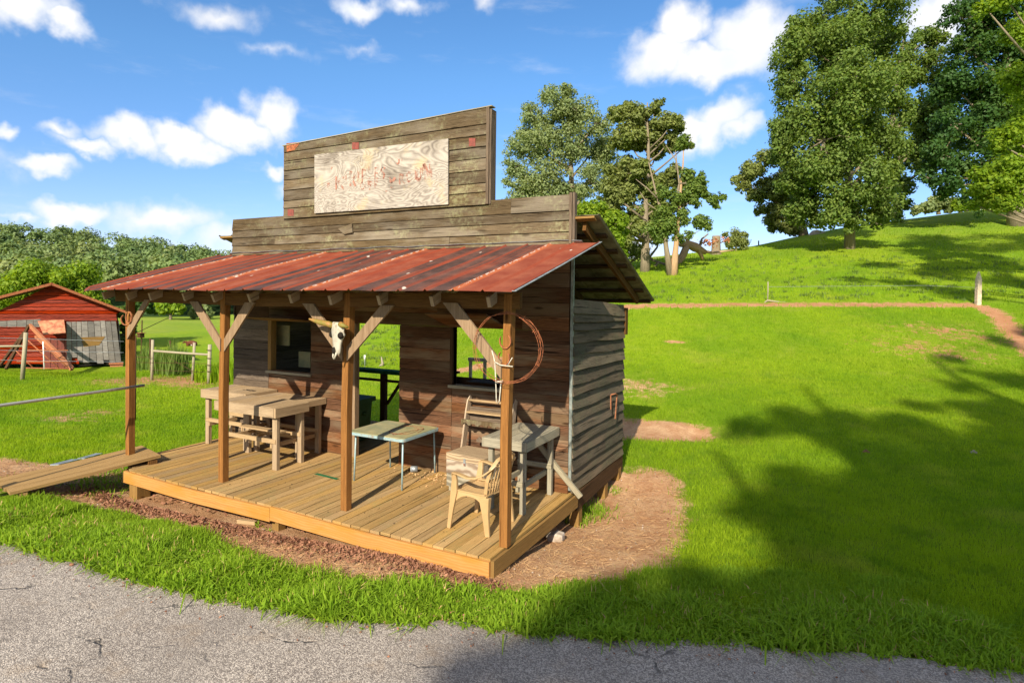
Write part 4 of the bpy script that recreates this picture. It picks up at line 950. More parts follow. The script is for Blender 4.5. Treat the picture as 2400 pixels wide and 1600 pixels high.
# tin can and litter on the porch
o=empty('tin_can',(-2.38,1.95,0),'small rusty tin can lying on the porch floor by the wall','can');MB((-2.38,1.95,0)).tube([(-2.42,1.93,.045),(-2.34,1.98,.045)],.045,14).build('can_body',M['galv'],o)
MB((-2.38,1.95,0)).tube([(-2.424,1.927,.045),(-2.4205,1.9295,.045)],.038,14).build('can_end',M['white'],o)
o=MB((-3.32,1.17,0)).sweep([(-3.55,1.19,.006),(-3.1,1.15,.006)],.055,.004,(0,1,0)).build('green_strip',M['greenpaint']);o.location=(-3.32,1.17,0);tag(o,'faded green painted strip lying across the porch boards','strip')
# dead leaves and crumbs on the porch
def litter(name,X,Y,Z,s0,s1,mat,label,flat=.5):
    n=len(X);C=np.stack([X,Y,Z],-1);a=RNG.normal(0,1,(n,3));a[:,2]*=flat;a/=np.linalg.norm(a,axis=1)[:,None]
    b_=RNG.normal(0,1,(n,3));b_[:,2]*=flat;b_-=a*(a*b_).sum(1)[:,None];b_/=np.linalg.norm(b_,axis=1)[:,None]
    s=RNG.uniform(s0,s1,n)[:,None];V=np.stack([C-a*s,C-b_*s*.55,C+a*s,C+b_*s*.55],1);V[:,:,2]+=RNG.uniform(0,.3,(n,4))*s
    o=mobj(name,mesh_np(name,V.reshape(-1,3),np.arange(n*4).reshape(-1,4)),mat);return tag(o,label,'litter',kind='stuff')
n=420;X=RNG.normal(-1.75,.42,n);Y=2.10-np.abs(RNG.normal(0,.25,n));k=(X<-.2)&(Y>.4);litter('porch_litter',X[k],Y[k],np.full(k.sum(),.006),.008,.024,M['straw'],'dry crumbs and leaf bits swept against the porch wall',.3)
n=150;X=RNG.uniform(-4.2,-.2,n);Y=RNG.uniform(.1,2,n);litter('porch_leaf_bits',X,Y,np.full(n,.004),.006,.014,M['black'],'small dark crumbs scattered over the porch boards',.2)
# ------------------------------------------------------------------ ramp, rail, ground litter
o=empty('plank_ramp',(-7,-.3,0),'low plank ramp of four weathered boards leading up to the left of the porch','ramp')
A1=at(377,1068,8.92);A1[2]=.10;A2=at(304,1050,9.34);A2[2]=.10
dd=(A1-A2);dd[2]=0;wl=.86;dd/=np.linalg.norm(dd);pp=np.array([dd[1],-dd[0],0]);pp=pp if pp[0]<0 else -pp
Q1=bp(23,1157,'z',-.045)
ln_=Q1-A1;ln_=ln_[:2];Ld=np.linalg.norm(ln_);dirn=np.array([ln_[0]/Ld,ln_[1]/Ld,0]);lat=np.array([dirn[1],-dirn[0],0]);
if lat@ (A2-A1)<0: lat=-lat
for k in range(4):
    b=MB((-7,-.3,0));s0=A1+lat*(.105+.212*k);e0=s0+dirn*(Ld+.02*k+.0);e0[2]=-.045-.0*k
    b.sweep([s0,(s0+e0)/2+np.array([0,0,-.008]),e0],.205,.038,lat).build('plank',M['ramp'],o)
for (t,z0) in ((.06,-.02),(.92,-.05)):
    c=A1+dirn*Ld*t;zz=.10+(-.145)*t-.021
    MB((-7,-.3,0)).sweep([c+lat*.0+np.array([0,0,zz-.06-c[2]]),c+lat*.84+np.array([0,0,zz-.06-c[2]])],.09,.12 if t<.5 else .08,(0,0,1)).build('cross_support',M['beam'] if t<.5 else M['ramp'],o)
P0=at(338,903,8.95);P1=at(0,950,7.43);dv=P1-P0;P2=P0+dv*1.9
o=empty('hitching_rail',(P2[0],P2[1],g1(P2[0],P2[1])),'long bare metal pipe rail running level from the leftmost porch post','pipe rail')
of=tuple(o.location);MB(of).tube([P0+dv*t for t in np.linspace(0,1.9,7)],.021,10).build('pipe',M['pipe'],o)
MB(of).box(P2[0]-.05,P2[0]+.05,P2[1]-.05,P2[1]+.05,g1(P2[0],P2[1])-.1,P2[2]+.08,2).build('rail_post',M['fence'],o)
# stone block and scraps under the edge
p=gp(1303,1268);b=MB(p);b.sweep([p+np.array([-.11,0,.02]),p+np.array([0,.02,.05]),p+np.array([.09,.03,.05])],.12,.16,(0,0,1),taper=[.8,1,.85]);o=b.build('stone_block',M['block'],None,.02);o.location=p;tag(o,'pale stone block on the dirt under the right end of the porch','stone')
def lyingboard(u0,v0,u1,v1,w,t,mat,label,name='scrap_board',cat='board',dz=.01):
    a=gp(u0,v0);c=gp(u1,v1);a[2]+=t/2+dz;c[2]+=t/2+dz;m_=(a+c)/2;b=MB(m_);d=c-a;lt_=np.array([-d[1],d[0],0]);b.sweep([a,c],w,t,lt_);o=b.build(name,mat);o.location=m_;return tag(o,label,cat)
lyingboard(558,1226,600,1231,.05,.045,M['table'],'short pale board end lying in the red dirt before the porch')
lyingboard(128,1095,178,1082,.14,.02,M['galv'],'grey metal sheet lying in the grass behind the ramp','metal_sheet','sheet',.03)
lyingboard(190,1080,232,1068,.12,.02,M['galv'],'smaller grey metal sheet in the grass close to the ramp top','metal_sheet','sheet',.03)
# ------------------------------------------------------------------ trees
def leafmesh(name,C,Nrm,s,mat,parent,off,asp=.62):
    n=len(C);r=RNG.normal(0,1,(n,3));nn=Nrm+RNG.normal(0,.45,(n,3));nn/=np.linalg.norm(nn,axis=1)[:,None]
    a=r-nn*(r*nn).sum(1)[:,None];a/=np.linalg.norm(a,axis=1)[:,None];b=np.cross(nn,a);s=s[:,None]
    V=np.stack([C-a*s,C-b*s*asp+nn*s*.15,C+a*s,C+b*s*asp+nn*s*.15],1)-np.array(off)
    return mobj(name,mesh_np(name,V.reshape(-1,3),np.arange(n*4).reshape(-1,4)),mat,parent)
def clumpleaves(blobs,nl,ls,sub=9,fill=.62,clr=.36,gap=0.):
    Cs=[];Ns=[];Ss=[];clr=clr*1.34;sub=int(sub*1.35);nl=int(nl*1.35*(1.7 if ls<.3 else 1));ls=ls*(.76 if ls<.3 else 1);tot=sum(r**2*1. for c,r,a in blobs);subs=[]
    for c,r,a in blobs:
        c=np.array(c);k=max(3,int(sub*(1 if r>0 else 1)));dirs=RNG.normal(0,1,(k,3));dirs/=np.linalg.norm(dirs,axis=1)[:,None]
        rr=RNG.uniform(.25,1.0,k)[:,None]**.8*r*.80
        cc=c+dirs*rr*np.array([1,1,a]);cr=r*clr*RNG.uniform(.6,1.25,k)
        m=max(8,int(nl*r**2/tot/k))
        out=RNG.random(k)<.22;cc[out]=c+(cc[out]-c)*1.35;cr[out]*=.55
        for q,w in zip(cc,cr):
            m=max(8,int(nl*r**2/tot/k*min(1.6,(w/(r*clr))**1.6)))
            subs.append((q,w,c));d=RNG.normal(0,1,(m,3));d/=np.linalg.norm(d,axis=1)[:,None]
            rad=w*(RNG.random(m)[:,None]**.45+np.abs(RNG.normal(0,.12,(m,1))))
            p=q+d*rad*np.array([1.1,1.1,.92]);Cs.append(p);nn=d*.9+np.array([0,0,.35]);Ns.append(nn);Ss.append(RNG.uniform(.55,1.25,m)*ls)
    return np.concatenate(Cs),np.concatenate(Ns),np.concatenate(Ss),subs
def tree(name,label,base,blobs,mat,nl,ls,r0,group=None,cat='tree',lean=(0,0),trunktop=None,bark=None,sub=9,clr=.36,limbs=True,extra=None,sinkb=.25):
    base=np.array(base,float);o=empty(name,base,label,cat,group);off=base
    C,Nn,Ss,subs=clumpleaves(blobs,nl,ls,sub,clr=clr)
    top=max(b[0][2]+b[1]*.35 for b in blobs) if trunktop is None else trunktop
    cx=np.mean([b[0] for b in blobs],0)
    tp=np.array([base[0]+(cx[0]-base[0])*.6+lean[0],base[1]+(cx[1]-base[1])*.6+lean[1],top])
    P=[];n=9
    for k in range(n+1):
        t=k/n;q=base*(1-t)+tp*t;q=q+np.array([mnoise.noise((t*2.3,base[0],1)),mnoise.noise((t*2.3,base[1],5)),0])*r0*1.6*t;
        if k==0:q=q-np.array([0,0,sinkb])
        P.append(q)
    rad=[r0*(1.35 if k==0 else 1.08 if k==1 else 1-.86*(k/n)) for k in range(n+1)]
    b=MB(off);b.tube(P,rad,10)
    if limbs:
        def trunkat(z):
            for i in range(n):
                if P[i][2]<=z<=P[i+1][2]:
                    t=(z-P[i][2])/(P[i+1][2]-P[i][2]+1e-9);return P[i]*(1-t)+P[i+1]*t,rad[i]*(1-t)+rad[i+1]*t
            return P[-1],rad[-1]
        for c,r,a in blobs:
            c=np.array(c);zz=max(base[2]+(top-base[2])*.18,c[2]-np.hypot(c[0]-tp[0],c[1]-tp[1])*.8-r*.3);s_,rr=trunkat(min(zz,top*.98))
            m_=(s_+c)/2+RNG.normal(0,.08,3)*r+np.array([0,0,-r*.12]);r1=min(rr*.6,.05+r*.06);b.tube([s_,m_,c],[r1,r1*.7,r1*.35],6)
            for q,w,cc in subs:
                if np.allclose(cc,c) and RNG.random()<.55: b.tube([c,(c+q)/2+RNG.normal(0,.05,3)*r,q],[r1*.35,r1*.25,r1*.1],4,False)
    b.build('trunk',bark or M['bark'],o)
    if extra is not None: extra(o,off,P)
    leafmesh('crown',C,Nn,Ss,mat,o,off);return o
def px(u,v,d,r,a=.85,dd=0): return (at(u,v,d+dd),r*d/CP['f'],a)
# two tall trees left of the mid hillside
TG='trees standing on the grassy hill'
d=39;bs=gp(1512,632)
base=np.array(at(1512,628,d));base[2]=g1(base[0],base[1])
tree('hillside_tree','thick pale trunked tree with olive crown, tallest just right of the false front',base,
 [px(u,v,d,r,.9,dd) for u,v,r,dd in ((1500,275,40,0),(1450,270,32,1),(1545,300,42,0),(1580,285,25,-1),(1470,330,45,0),(1540,355,36,1),(1500,400,36,-1),(1480,455,52,0),(1430,500,48,1),(1535,480,38,0),(1470,535,42,-1),(1545,545,30,0),(1580,400,24,0),(1610,340,16,0),(1510,330,44,1),(1480,400,44,1),(1520,440,46,0),(1500,520,50,1),(1460,270,30,0),(1440,560,40,0),(1540,255,26,0),(1570,330,34,0),(1590,300,24,0),(1560,420,34,0),(1550,500,36,0),(1450,400,40,0),(1430,440,34,0),(1475,250,26,0),(1590,430,20,0))],M['leafO'],30000,.15,.27,TG,sub=11,clr=.26)
d=36;b0=np.array(at(1578,640,d));b0[2]=g1(b0[0],b0[1])
def snagextra(o,off,P):
    b=MB(off);q=at(1565,560,d)
    b.tube([b0+np.array([-.15,0,-.1]),at(1562,585,d),at(1551,500,d),at(1542,470,d),at(1520,380,d)],[.26,.15,.11,.07,.03],8)
    b.tube([at(1582,480,d),at(1592,430,d),at(1583,352,d)],[.10,.06,.02],6)
    for a_,c_ in (((1583,480),(1640,458)),((1590,430),(1650,420)),((1551,500),(1500,450)),((1545,470),(1490,420)),((1583,560),(1640,540)),((1585,400),(1560,340)),((1600,500),(1606,400))):
        p=at(*a_,d);q=at(*c_,d);b.tube([p,(p+q)/2+RNG.normal(0,.12,3),q],[.07,.045,.015],5)
    b.build('bare_limbs',M['bark'],o)
tree('hillside_tree','half dead forked tree with bare orange and grey trunks and sparse leaves',b0,
 [px(u,v,d,r*1.15,1.,dd) for u,v,r,dd in ((1620,435,22,0),(1645,420,16,0),(1612,455,20,0),(1655,455,12,0),(1690,462,12,0),(1680,480,10,0),(1640,520,18,0),(1660,530,12,0),(1600,515,14,0),(1590,560,14,0),(1615,550,10,0),(1560,520,24,0),(1605,335,16,0),(1590,345,10,0),(1600,500,16,0),(1560,455,22,0),(1625,470,16,0),(1635,440,18,0),(1590,470,20,0),(1560,500,26,0),(1580,530,20,0),(1670,470,14,0),(1540,540,26,0),(1610,410,16,0))],M['leafA'],10000,.12,.20,TG,trunktop=float(at(1583,352,d)[2]),bark=M['deadwood'],sub=9,clr=.36,limbs=False,extra=snagextra)
d=47;base=np.array(at(1352,560,d));base[2]=g1(base[0],base[1])
tree('hillside_tree','wide airy tree with fine grey green leaves rising behind the shack roof',base,
 [px(u,v,d,r,.9,dd) for u,v,r,dd in ((1300,240,50,0),(1240,270,42,1),(1350,255,52,0),(1400,290,42,-1),(1270,330,60,0),(1350,340,66,0),(1215,350,40,1),(1205,395,30,0),(1420,370,48,1),(1300,410,68,0),(1230,430,46,0),(1380,430,60,-1),(1210,470,34,0),(1290,490,56,0),(1370,520,55,0),(1250,500,40,0),(1430,450,42,1),(1195,430,22,0),(1330,215,26,0),(1190,380,16,0),(1250,330,50,2),(1320,290,55,2),(1400,340,46,2),(1340,460,60,2),(1260,440,50,2),(1420,500,44,0))],M['leafG'],34000,.14,.36,TG,sub=13,clr=.27)
d=30;base=np.array(at(1385,640,d));base[2]=g1(base[0],base[1])
tree('young_tree','low bright yellow green young tree just behind the shack roof',base,[px(u,v,d,r,.8,dd) for u,v,r,dd in ((1385,500,42,0),(1430,520,40,0),(1370,540,40,0),(1450,545,34,1),(1420,570,38,0),(1340,520,34,0),(1440,600,26,0))],M['leafB'],11000,.12,.13,TG,cat='tree')
# fallen tree and grey bare branches
d=41;fb=np.array(at(1640,590,d));o=empty('fallen_tree',fb,'splintered orange brown fallen tree trunk lying on the hill beside the stump','fallen tree');b=MB(fb)
for P,rd in (([(1592,575),(1612,572),(1630,580),(1655,592)],[.12,.28,.34,.16]),([(1612,572),(1600,600),(1580,628),(1566,645)],[.25,.26,.24,.20]),([(1608,560),(1614,572),(1640,590),(1648,608)],[.06,.2,.18,.10]),([(1640,588),(1670,592),(1690,590),(1720,586)],[.14,.09,.07,.03])):
    b.tube([at(u,v,d) for u,v in P],rd,7)
b.build('broken_trunk',M['deadwood'],o);b=MB(fb)
for P in ([(1560,620),(1530,610),(1500,600),(1460,598),(1380,610)],[(1530,610),(1505,585),(1490,560),(1470,545)],[(1500,600),(1470,620),(1420,628),(1360,640)],[(1545,612),(1520,640),(1490,655),(1462,660)],[(1520,606),(1540,580),(1545,560)],[(1480,598),(1450,585),(1400,590)],[(1640,575),(1645,560),(1660,548)]):
    b.tube([at(u,v,d) for u,v in P],[.09,.07,.05,.04,.02][:len(P)],5)
b.build('bare_branches',M['bark'],o)
C,Nn,Ss,_=clumpleaves([px(1660,565,d,26,.4),px(1700,562,d,16,.4)],90,.14,4);leafmesh('dead_leaves',C,Nn,Ss,M['leafR'],o,fb)
C,Nn,Ss,_=clumpleaves([px(u,v,d,r,.6) for u,v,r in ((1470,575,40),(1440,600,40),(1500,585,34),(1420,575,30),(1530,560,24))],2600,.12,9);leafmesh('leafy_twigs',C,Nn,Ss,M['leafG'],o,fb)
# stump and bush
sb=gp(1678,596);sb=at(1678,597,float((sb-C0)@F));b=MB(sb);dS=float((sb-C0)@F);hS=44*dS/1378
b.tube([sb+np.array([0,0,-.3]),sb+np.array([0,0,.2]),sb+np.array([0,0,hS*.6]),sb+np.array([0,0,hS])],[.55,.36,.32,.31],12);o=b.build('tree_stump',M['bark']);o.location=sb;tag(o,'tall broken off grey tree stump standing on the ridge left of the bush','stump')
bb=gp(1725,588);dB=float((bb-C0)@F)
tree('ridge_bush','small open shrub on the ridge line right of the grey stump',bb,[px(u,v,dB,r,.8) for u,v,r in ((1722,565,22),(1740,570,18),(1708,572,16),(1725,548,14),(1700,550,10),(1745,550,10))],M['leafO'],2600,.10,.06,cat='bush',sub=9,clr=.42)
# big trees at the right
d=40.;base=gp(1992,583);d=float((base-C0)@F)
tree('big_tree','huge dense green tree with short bark trunk, leftmost big tree on the right hill',base,
 [px(u,v,d,r,.95,dd) for u,v,r,dd in ((1990,-60,80,0),(1930,40,80,1),(2040,30,85,-1),(1880,100,62,0),(1970,130,100,0),(2080,120,60,1),(1860,190,60,0),(1950,230,100,-2),(2060,230,78,0),(1850,280,60,0),(1930,330,100,-2),(2050,330,85,0),(1840,360,50,0),(1900,420,80,-1),(2010,430,92,-2),(2090,400,42,0),(1890,485,56,0),(1965,490,58,-2),(2050,480,56,-1),(2010,505,42,-2),(1915,515,32,0),(1850,140,50,0),(1842,210,44,0),(1832,310,48,0),(1850,420,46,0),(2110,250,44,0),(2100,330,44,0),(2000,200,80,-3),(1980,350,90,3),(2060,80,60,3),(1925,-120,90,0),(2060,-100,80,0),(2100,180,40,0),(1870,60,36,0))],M['leafA'],66000,.155,.27,TG,sub=14,clr=.27)
base=gp(1900,548);d=max(46.,float((base-C0)@F));base=at(1885,556,d)
tree('big_tree','grey green smaller crowned tree poking out left of the huge tree',base,[px(u,v,d,r,.9,dd) for u,v,r,dd in ((1815,360,42,0),(1770,400,36,0),(1740,420,24,0),(1830,430,50,0),(1780,450,36,0),(1850,480,50,1),(1800,500,34,0),(1815,530,22,0),(1745,440,20,0),(1880,420,50,1),(1850,530,30,0))],M['leafO'],15000,.19,.35,TG,sub=11,clr=.3)
base=gp(2055,527);d=max(48.,float((base-C0)@F));base=at(2055,530,d)
tree('big_tree','tall tree with pale grey trunk behind the right side of the huge tree',base,[px(u,v,d,r,.9,dd) for u,v,r,dd in ((2170,90,38,0),(2195,140,46,0),(2150,180,48,0),(2200,220,60,0),(2150,270,60,0),(2210,300,60,0),(2150,350,56,1),(2110,430,40,0),(2100,480,34,0),(2190,380,60,0),(2080,500,30,0),(2210,90,20,0),(2130,130,28,0))],M['leafA'],17000,.19,.46,TG,sub=11,clr=.3)
base=gp(2345,500);d=float((base-C0)@F);d=min(d,44);base=at(2385,500,d);base[2]=g1(base[0],base[1])
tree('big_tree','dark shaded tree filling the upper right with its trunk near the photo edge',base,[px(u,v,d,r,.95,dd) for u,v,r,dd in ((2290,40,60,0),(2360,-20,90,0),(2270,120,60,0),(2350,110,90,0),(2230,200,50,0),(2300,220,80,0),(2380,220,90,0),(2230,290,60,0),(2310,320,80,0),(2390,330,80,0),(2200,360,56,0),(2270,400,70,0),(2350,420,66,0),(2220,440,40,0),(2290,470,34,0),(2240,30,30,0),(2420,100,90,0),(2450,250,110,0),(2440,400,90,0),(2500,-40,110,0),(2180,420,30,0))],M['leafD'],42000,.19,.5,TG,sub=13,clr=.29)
d=27.;base=at(2520,600,d);base[2]=g1(base[0],base[1])
tree('big_tree','yellow green sunlit leafy boughs along the right edge of the photo',base,[px(u,v,d,r,.7,dd) for u,v,r,dd in ((2390,80,40,0),(2400,180,46,0),(2370,190,26,0),(2390,290,50,0),(2360,320,34,0),(2345,340,26,0),(2380,400,56,0),(2330,430,44,0),(2300,450,30,0),(2290,410,24,0),(2370,470,40,0),(2325,480,30,0),(2310,20,26,-1),(2360,0,30,-1),(2440,350,80,1),(2460,200,80,1),(2470,60,80,0),(2280,480,18,0))],M['leafB'],24000,.11,.32,TG,sub=10,clr=.38)
# trees further along the right ridge
for (u,v0,rs_,d_,mt,lb) in ((2200,492,((2200,478,22),(2180,485,18),(2225,480,20),(2150,492,12)),75,'leafG','pale green distant tree on the ridge seen under the tall tree'),
 (2250,492,((2250,478,16),(2275,485,15),(2300,488,14)),72,'leafB','yellow green distant bush on the ridge below the dark tree')):
    base=at(u,v0+6,d_);tree('distant_tree',lb,base,[px(a_,b_,d_,c_,.9) for a_,b_,c_ in rs_],M[mt],2600,.34,.2,'trees beyond the right ridge')
# off to the right and behind the photographer: the trees whose shade falls on the lawn
L2S=lambda p,h: np.array(p)+SUNV*(h/SUNV[2])
def shadetree(lb,basexy,spots,rad,nl,h0=7.,r0=.3,hs=None):
    bl=[]
    for i,((u,v),r) in enumerate(zip(spots,rad)):
        p=gp(u,v);h=h0+(i*2.3)%5 if hs is None else hs[i];bl.append((L2S(p,h),r,.8))
    base=(basexy[0],basexy[1],g1(*basexy));tree('shade_tree',lb,base,bl,M['leafA'],nl,.17,r0,'trees behind the photographer',sub=12,clr=.30,trunktop=float(np.mean([b_[0][2] for b_ in bl])))
q=[(1760,1008),(1870,985),(2000,990),(2120,1000),(2010,1045),(2080,1090),(1820,1155),(1930,1150),(2080,1170),(1760,1200),(1880,1240),(2020,1260),(2200,1060),(2250,1180),(2150,1290)]
bx=np.mean([L2S(gp(u,v),8.5) for u,v in q],0)
shadetree('broad tree behind the photographer whose shade covers the right lawn',(bx[0]+1.0,bx[1]-.5),q,[.6,.8,.8,.8,.8,.9,.55,.9,.9,.5,.8,.8,.9,1.0,.9],4200,17.,.45)
q=[(2330,960),(2400,900),(2250,905),(2380,1050),(2340,1150),(2420,1250),(2330,1330),(2230,840),(2340,800),(2420,780),(2150,950),(2450,1000),(2460,1120)]
bx=np.mean([L2S(gp(u,v),9) for u,v in q],0)
shadetree('tall tree to the right of the photographer shading the edge of the lawn',(bx[0]+1.5,bx[1]),q,[.9,1.2,.6,1.,1.2,1.2,1.1,.5,.7,1.0,.5,1.4,1.4],5200,17.,.45)
q=[(2150,1360),(2000,1420),(2250,1450),(2380,1420),(1850,1430),(1700,1440),(1560,1435),(1450,1400),(1380,1470),(1250,1530),(1500,1560),(1750,1570),(2000,1590),(2300,1600),(1620,1370),(1100,1590)]
bx=np.mean([L2S(gp(u,v,2.5),7) for u,v in q],0)
shadetree('tree behind the photographer shading the verge and road',(bx[0]+.6,bx[1]-.4),q,[.8,.8,.9,1.,.6,.6,.45,.42,.4,.4,.55,.7,.8,.9,.4,.3],3600,14.,.4)
q=[(2050,620),(2200,640),(2350,620),(2150,590),(2300,580),(2400,660),(2250,690),(2000,655),(2120,665),(2380,560),(2200,560)]
bx=np.mean([L2S(gp(u,v),14) for u,v in q],0)
shadetree('tall tree beyond the right edge of the photo shading the hillside',(bx[0]+2,bx[1]),q,[1.3,1.9,2.4,1.8,2.4,2.2,1.4,.8,1.2,2.4,2.2],9000,13.,.5)
# ------------------------------------------------------------------ far wood and valley
n=680;tints=[];Cs=[];Ns=[];Ss=[]
for i in range(n):
    u=RNG.uniform(-350,800);t=RNG.random()
    dd_=158+t**1.1*185
    p=at(u,700,dd_);zg=g1(p[0],p[1]);hh=RNG.uniform(7,16);r=RNG.uniform(2.6,6.4)
    m=int(330 if dd_<300 else 250);dv_=RNG.normal(0,1,(m,3));dv_/=np.linalg.norm(dv_,axis=1)[:,None];dv_[:,2]=np.abs(dv_[:,2])*1.0-.35
    lob=1+.30*np.sin(dv_[:,0]*5+i)+.24*np.sin(dv_[:,2]*7+i*2)+.15*np.sin(dv_[:,1]*9+i)
    q=np.array([p[0],p[1],zg+hh-r*.4])+dv_*r*(lob*RNG.uniform(.75,1.02,m))[:,None]*np.array([1,1,1.0])
    tints.append(np.full(m*4,RNG.random()));Cs.append(q);Ns.append(dv_+np.array([0,0,.5]));Ss.append(RNG.uniform(.5,1.1,m)*.66)
o=leafmesh('wood',np.concatenate(Cs),np.concatenate(Ns),np.concatenate(Ss),M['leafF'],None,(0,0,0),.7);at_=o.data.attributes.new('tint','FLOAT','POINT');at_.data.foreach_set('value',np.concatenate(tints).astype(np.float32));tag(o,'wooded hillside beyond the valley at the left','wood',kind='stuff')
# valley edge: darker line of trees and a brighter one in front
for (u,v,r,d_,mt,lb) in ((400,722,30,132,'leafB','bright green round tree at the foot of the far wood'),(470,735,24,138,'leafG','pale tree at the foot of the far wood beside the second post'),(330,725,34,140,'leafD','dark tree at the foot of the far wood near the leftmost post')):
    base=at(u,v+22,d_);base[2]=g1(base[0],base[1]);tree('valley_tree',lb,base,[px(u+a_*r*.6,v+b_*r*.4-4,d_,r*.55,.8) for a_,b_ in ((0,0),(-1,.4),(1,.3),(0,-1),(.6,-.6),(-.6,-.6))],M[mt],1500,.6,.3,'trees at the foot of the far wood')
# ------------------------------------------------------------------ red barn
DB=26.;s_=DB/CP['f'];R3=np.array([RT[0],RT[1],0]);R3/=np.linalg.norm(R3);F3=np.array([F[0],F[1],0]);F3/=np.linalg.norm(F3)
O=at(122,862,DB);D3=F3-.75*R3;D3/=np.linalg.norm(D3);G3_=R3+.75*F3;G3_/=np.linalg.norm(G3_)
def bw(u,v,k=0.): # gable plane, k metres towards the camera
    r_=ray(u,v);t_=((O-C0)@D3)/(r_@D3);return C0+r_*t_-D3*k
barn=empty('red_barn',O,'old leaning red barn with patched grey boards and rusted roof edge','barn');OB=tuple(O)
def PR(poly,k,th,name,mat,lab=None,par=None,**kw):
    b=MB(OB);b.prism([bw(u,v,k) for u,v in poly],-D3*th);return tag(b.build(name,mat,par or barn,**kw),lab)
B_=MB(OB)
# rows of red boards clipped to the gable outline
def clip(v0,v1,x0,x1,b,k=0.,jit=0):
    ta=lambda v:(122-(v-667)/.50-2, 122+(v-667)/.355+1) if v<728 else (-260,274+(v-752)*.125)
    a0,a1=ta(v0),ta(v1);L0,R0=max(x0,a0[0]),min(x1,a0[1]);L1,R1=max(x0,a1[0]),min(x1,a1[1])
    if R1-L1<3: return
    if R0-L0<1: R0=L0=(L0+R0)/2;R0+=1
    b.prism([bw(L0,v0,k),bw(R0,v0,k),bw(R1,v1,k+.03),bw(L1,v1,k+.03)],-D3*.03)
v=669
while v<752:
    v1=v+8.2+random.uniform(-.8,.8);clip(v+.35,v1,-260,292,B_,random.uniform(0,.02));v=v1
while v<852:
    v1=v+8.2+random.uniform(-1,1);clip(v+.35,v1,-260,183+random.uniform(-4,4),B_,random.uniform(0,.02));v=v1
B_.build('gable_boards',M['barnred'],barn)
b=MB(OB)
for (u0,u1) in ((-260,285),): b.prism([bw(u0,850,-.06),bw(u1,850,-.06),bw(275,727,-.06),bw(124,668,-.06),bw(-3,730,-.06),bw(-260,760,-.06)],D3*.03)
b.build('gable_backing',M['dark'],barn)
# grey boards, right of the door
b=MB(OB);u=156;i=0
while u<272:
    w=random.uniform(11,15);l=lambda t,vv:t+(vv-752)*.125*((t-150)/120)
    vt=754-(u-156)*.012-random.uniform(0,2);vb=849+random.uniform(-6,4)-(6 if u<185 else 0)+(u-156)*(-.03)
    b.prism([bw(l(u,vt),vt,.08),bw(l(u+w-1,vt),vt,.08),bw(l(u+w-1,vb),vb,.10),bw(l(u,vb),vb,.10)],-D3*.03);u+=w;i+=1
b.build('grey_boards',M['barngrey'],barn)
b=MB(OB);u=-200
while u<90: w=random.uniform(13,24);b.prism([bw(u,752-(u)*.05,.05),bw(u+w-1,752-(u+w)*.05,.05),bw(u+w-1,767,.05),bw(u,768,.05)],-D3*.02);u+=w
b.build('grey_patch_boards',M['barngrey'],barn)
PR([(190,790),(246,788),(232,808),(196,812)],.12,.01,'tan_patch',M['rimside'])
b=MB(OB);u=101
for w in (18,17,16,16): b.prism([bw(u,794+random.uniform(-3,3),.06),bw(u+w-1,793+random.uniform(-3,3),.06),bw(u+w-1,866,.08),bw(u,866,.08)],-D3*.03);u+=w
bdoor=b.build('barn_door',M['redmetal'],barn)
PR([(104,781),(154,778),(154,796),(104,796)],.04,.01,'door_gap_shade',M['black'],par=bdoor)  # black sheet painted in as the shade of the gap above the door
b=MB(OB);b.prism([bw(88,752,.05),bw(150,750,.05),bw(154,778,.75),bw(103,782,.75)],(0,0,.03));b.build('awning_sheet',M['rustsheet'],barn)
PR([(178,858),(284,852),(284,842),(240,843)],.02,.02,'foundation_gap_shade',M['black'])  # black sheet stands in for the shade below the grey boards
b=MB(OB);b.prism([bw(258,866,.3),bw(287,866,.3),bw(287,854,.3),bw(258,855,.3)],D3*.5);b.prism([bw(255,853,.25),bw(288,852,.25),bw(288,848,.25),bw(255,850,.25)],D3*.5);b.build('foundation_blocks',M['rustlight'],barn)
b=MB(OB)
for (ua,va,ub,vb) in ((124,663,-262,762),(120,663,302,732)):
    A_=bw(ua,va,.4);C_=bw(ub,vb,.4);b.prism([A_,C_,C_+D3*9,A_+D3*9],(0,0,-.05))
broof=b.build('barn_roof',M['rust'],barn)
b=MB(OB)
for (ua,va,ub,vb) in ((124,663,-262,762),(120,663,302,732)):
    b.sweep([bw(ua,va+2,.41),bw(ub,vb+2,.41)],.11,.04,(0,0,1))
b.build('roof_edge',M['rust'],broof)
b=MB(OB);A_=bw(279,752,0);C_=bw(285,852,0);b.prism([A_,C_,C_+D3*8.,A_+D3*8.],G3_*-.03);A_=bw(-255,762,0);C_=bw(-255,862,0);b.prism([A_,C_,C_+D3*8.,A_+D3*8.],G3_*.03);b.build('side_wall',M['barngrey'],barn)
# foliage behind the barn
for (bl,mt,lb,nn,ls) in (([(75,660,60),(120,645,40),(180,650,46),(30,680,60),(140,690,50),(210,690,36),(-30,690,60),(90,700,50),(235,720,26),(-80,700,60)],'leafB','bright yellow green spreading tree behind the red barn',17000,.14),
  ([(10,760,46),(240,700,30),(250,760,40),(285,800,36),(200,740,40),(290,740,24)],'leafA','darker bush crowding the right side of the red barn',7000,.13)):
    d_=37.;base=at(bl[0][0],880,d_);base[2]=g1(base[0],base[1])
    if mt=='leafA': d_=33.;base=at(285,860,d_);base[2]=g1(base[0],base[1]);bl=[(292,800,20),(300,770,20),(296,830,18),(306,740,18),(284,730,18),(300,850,14)]
    tree('barn_tree',lb,base,[px(u,v,d_,r,.8) for u,v,r in bl],M[mt],nn,ls,.2,'trees around the red barn',sub=10,clr=.36)
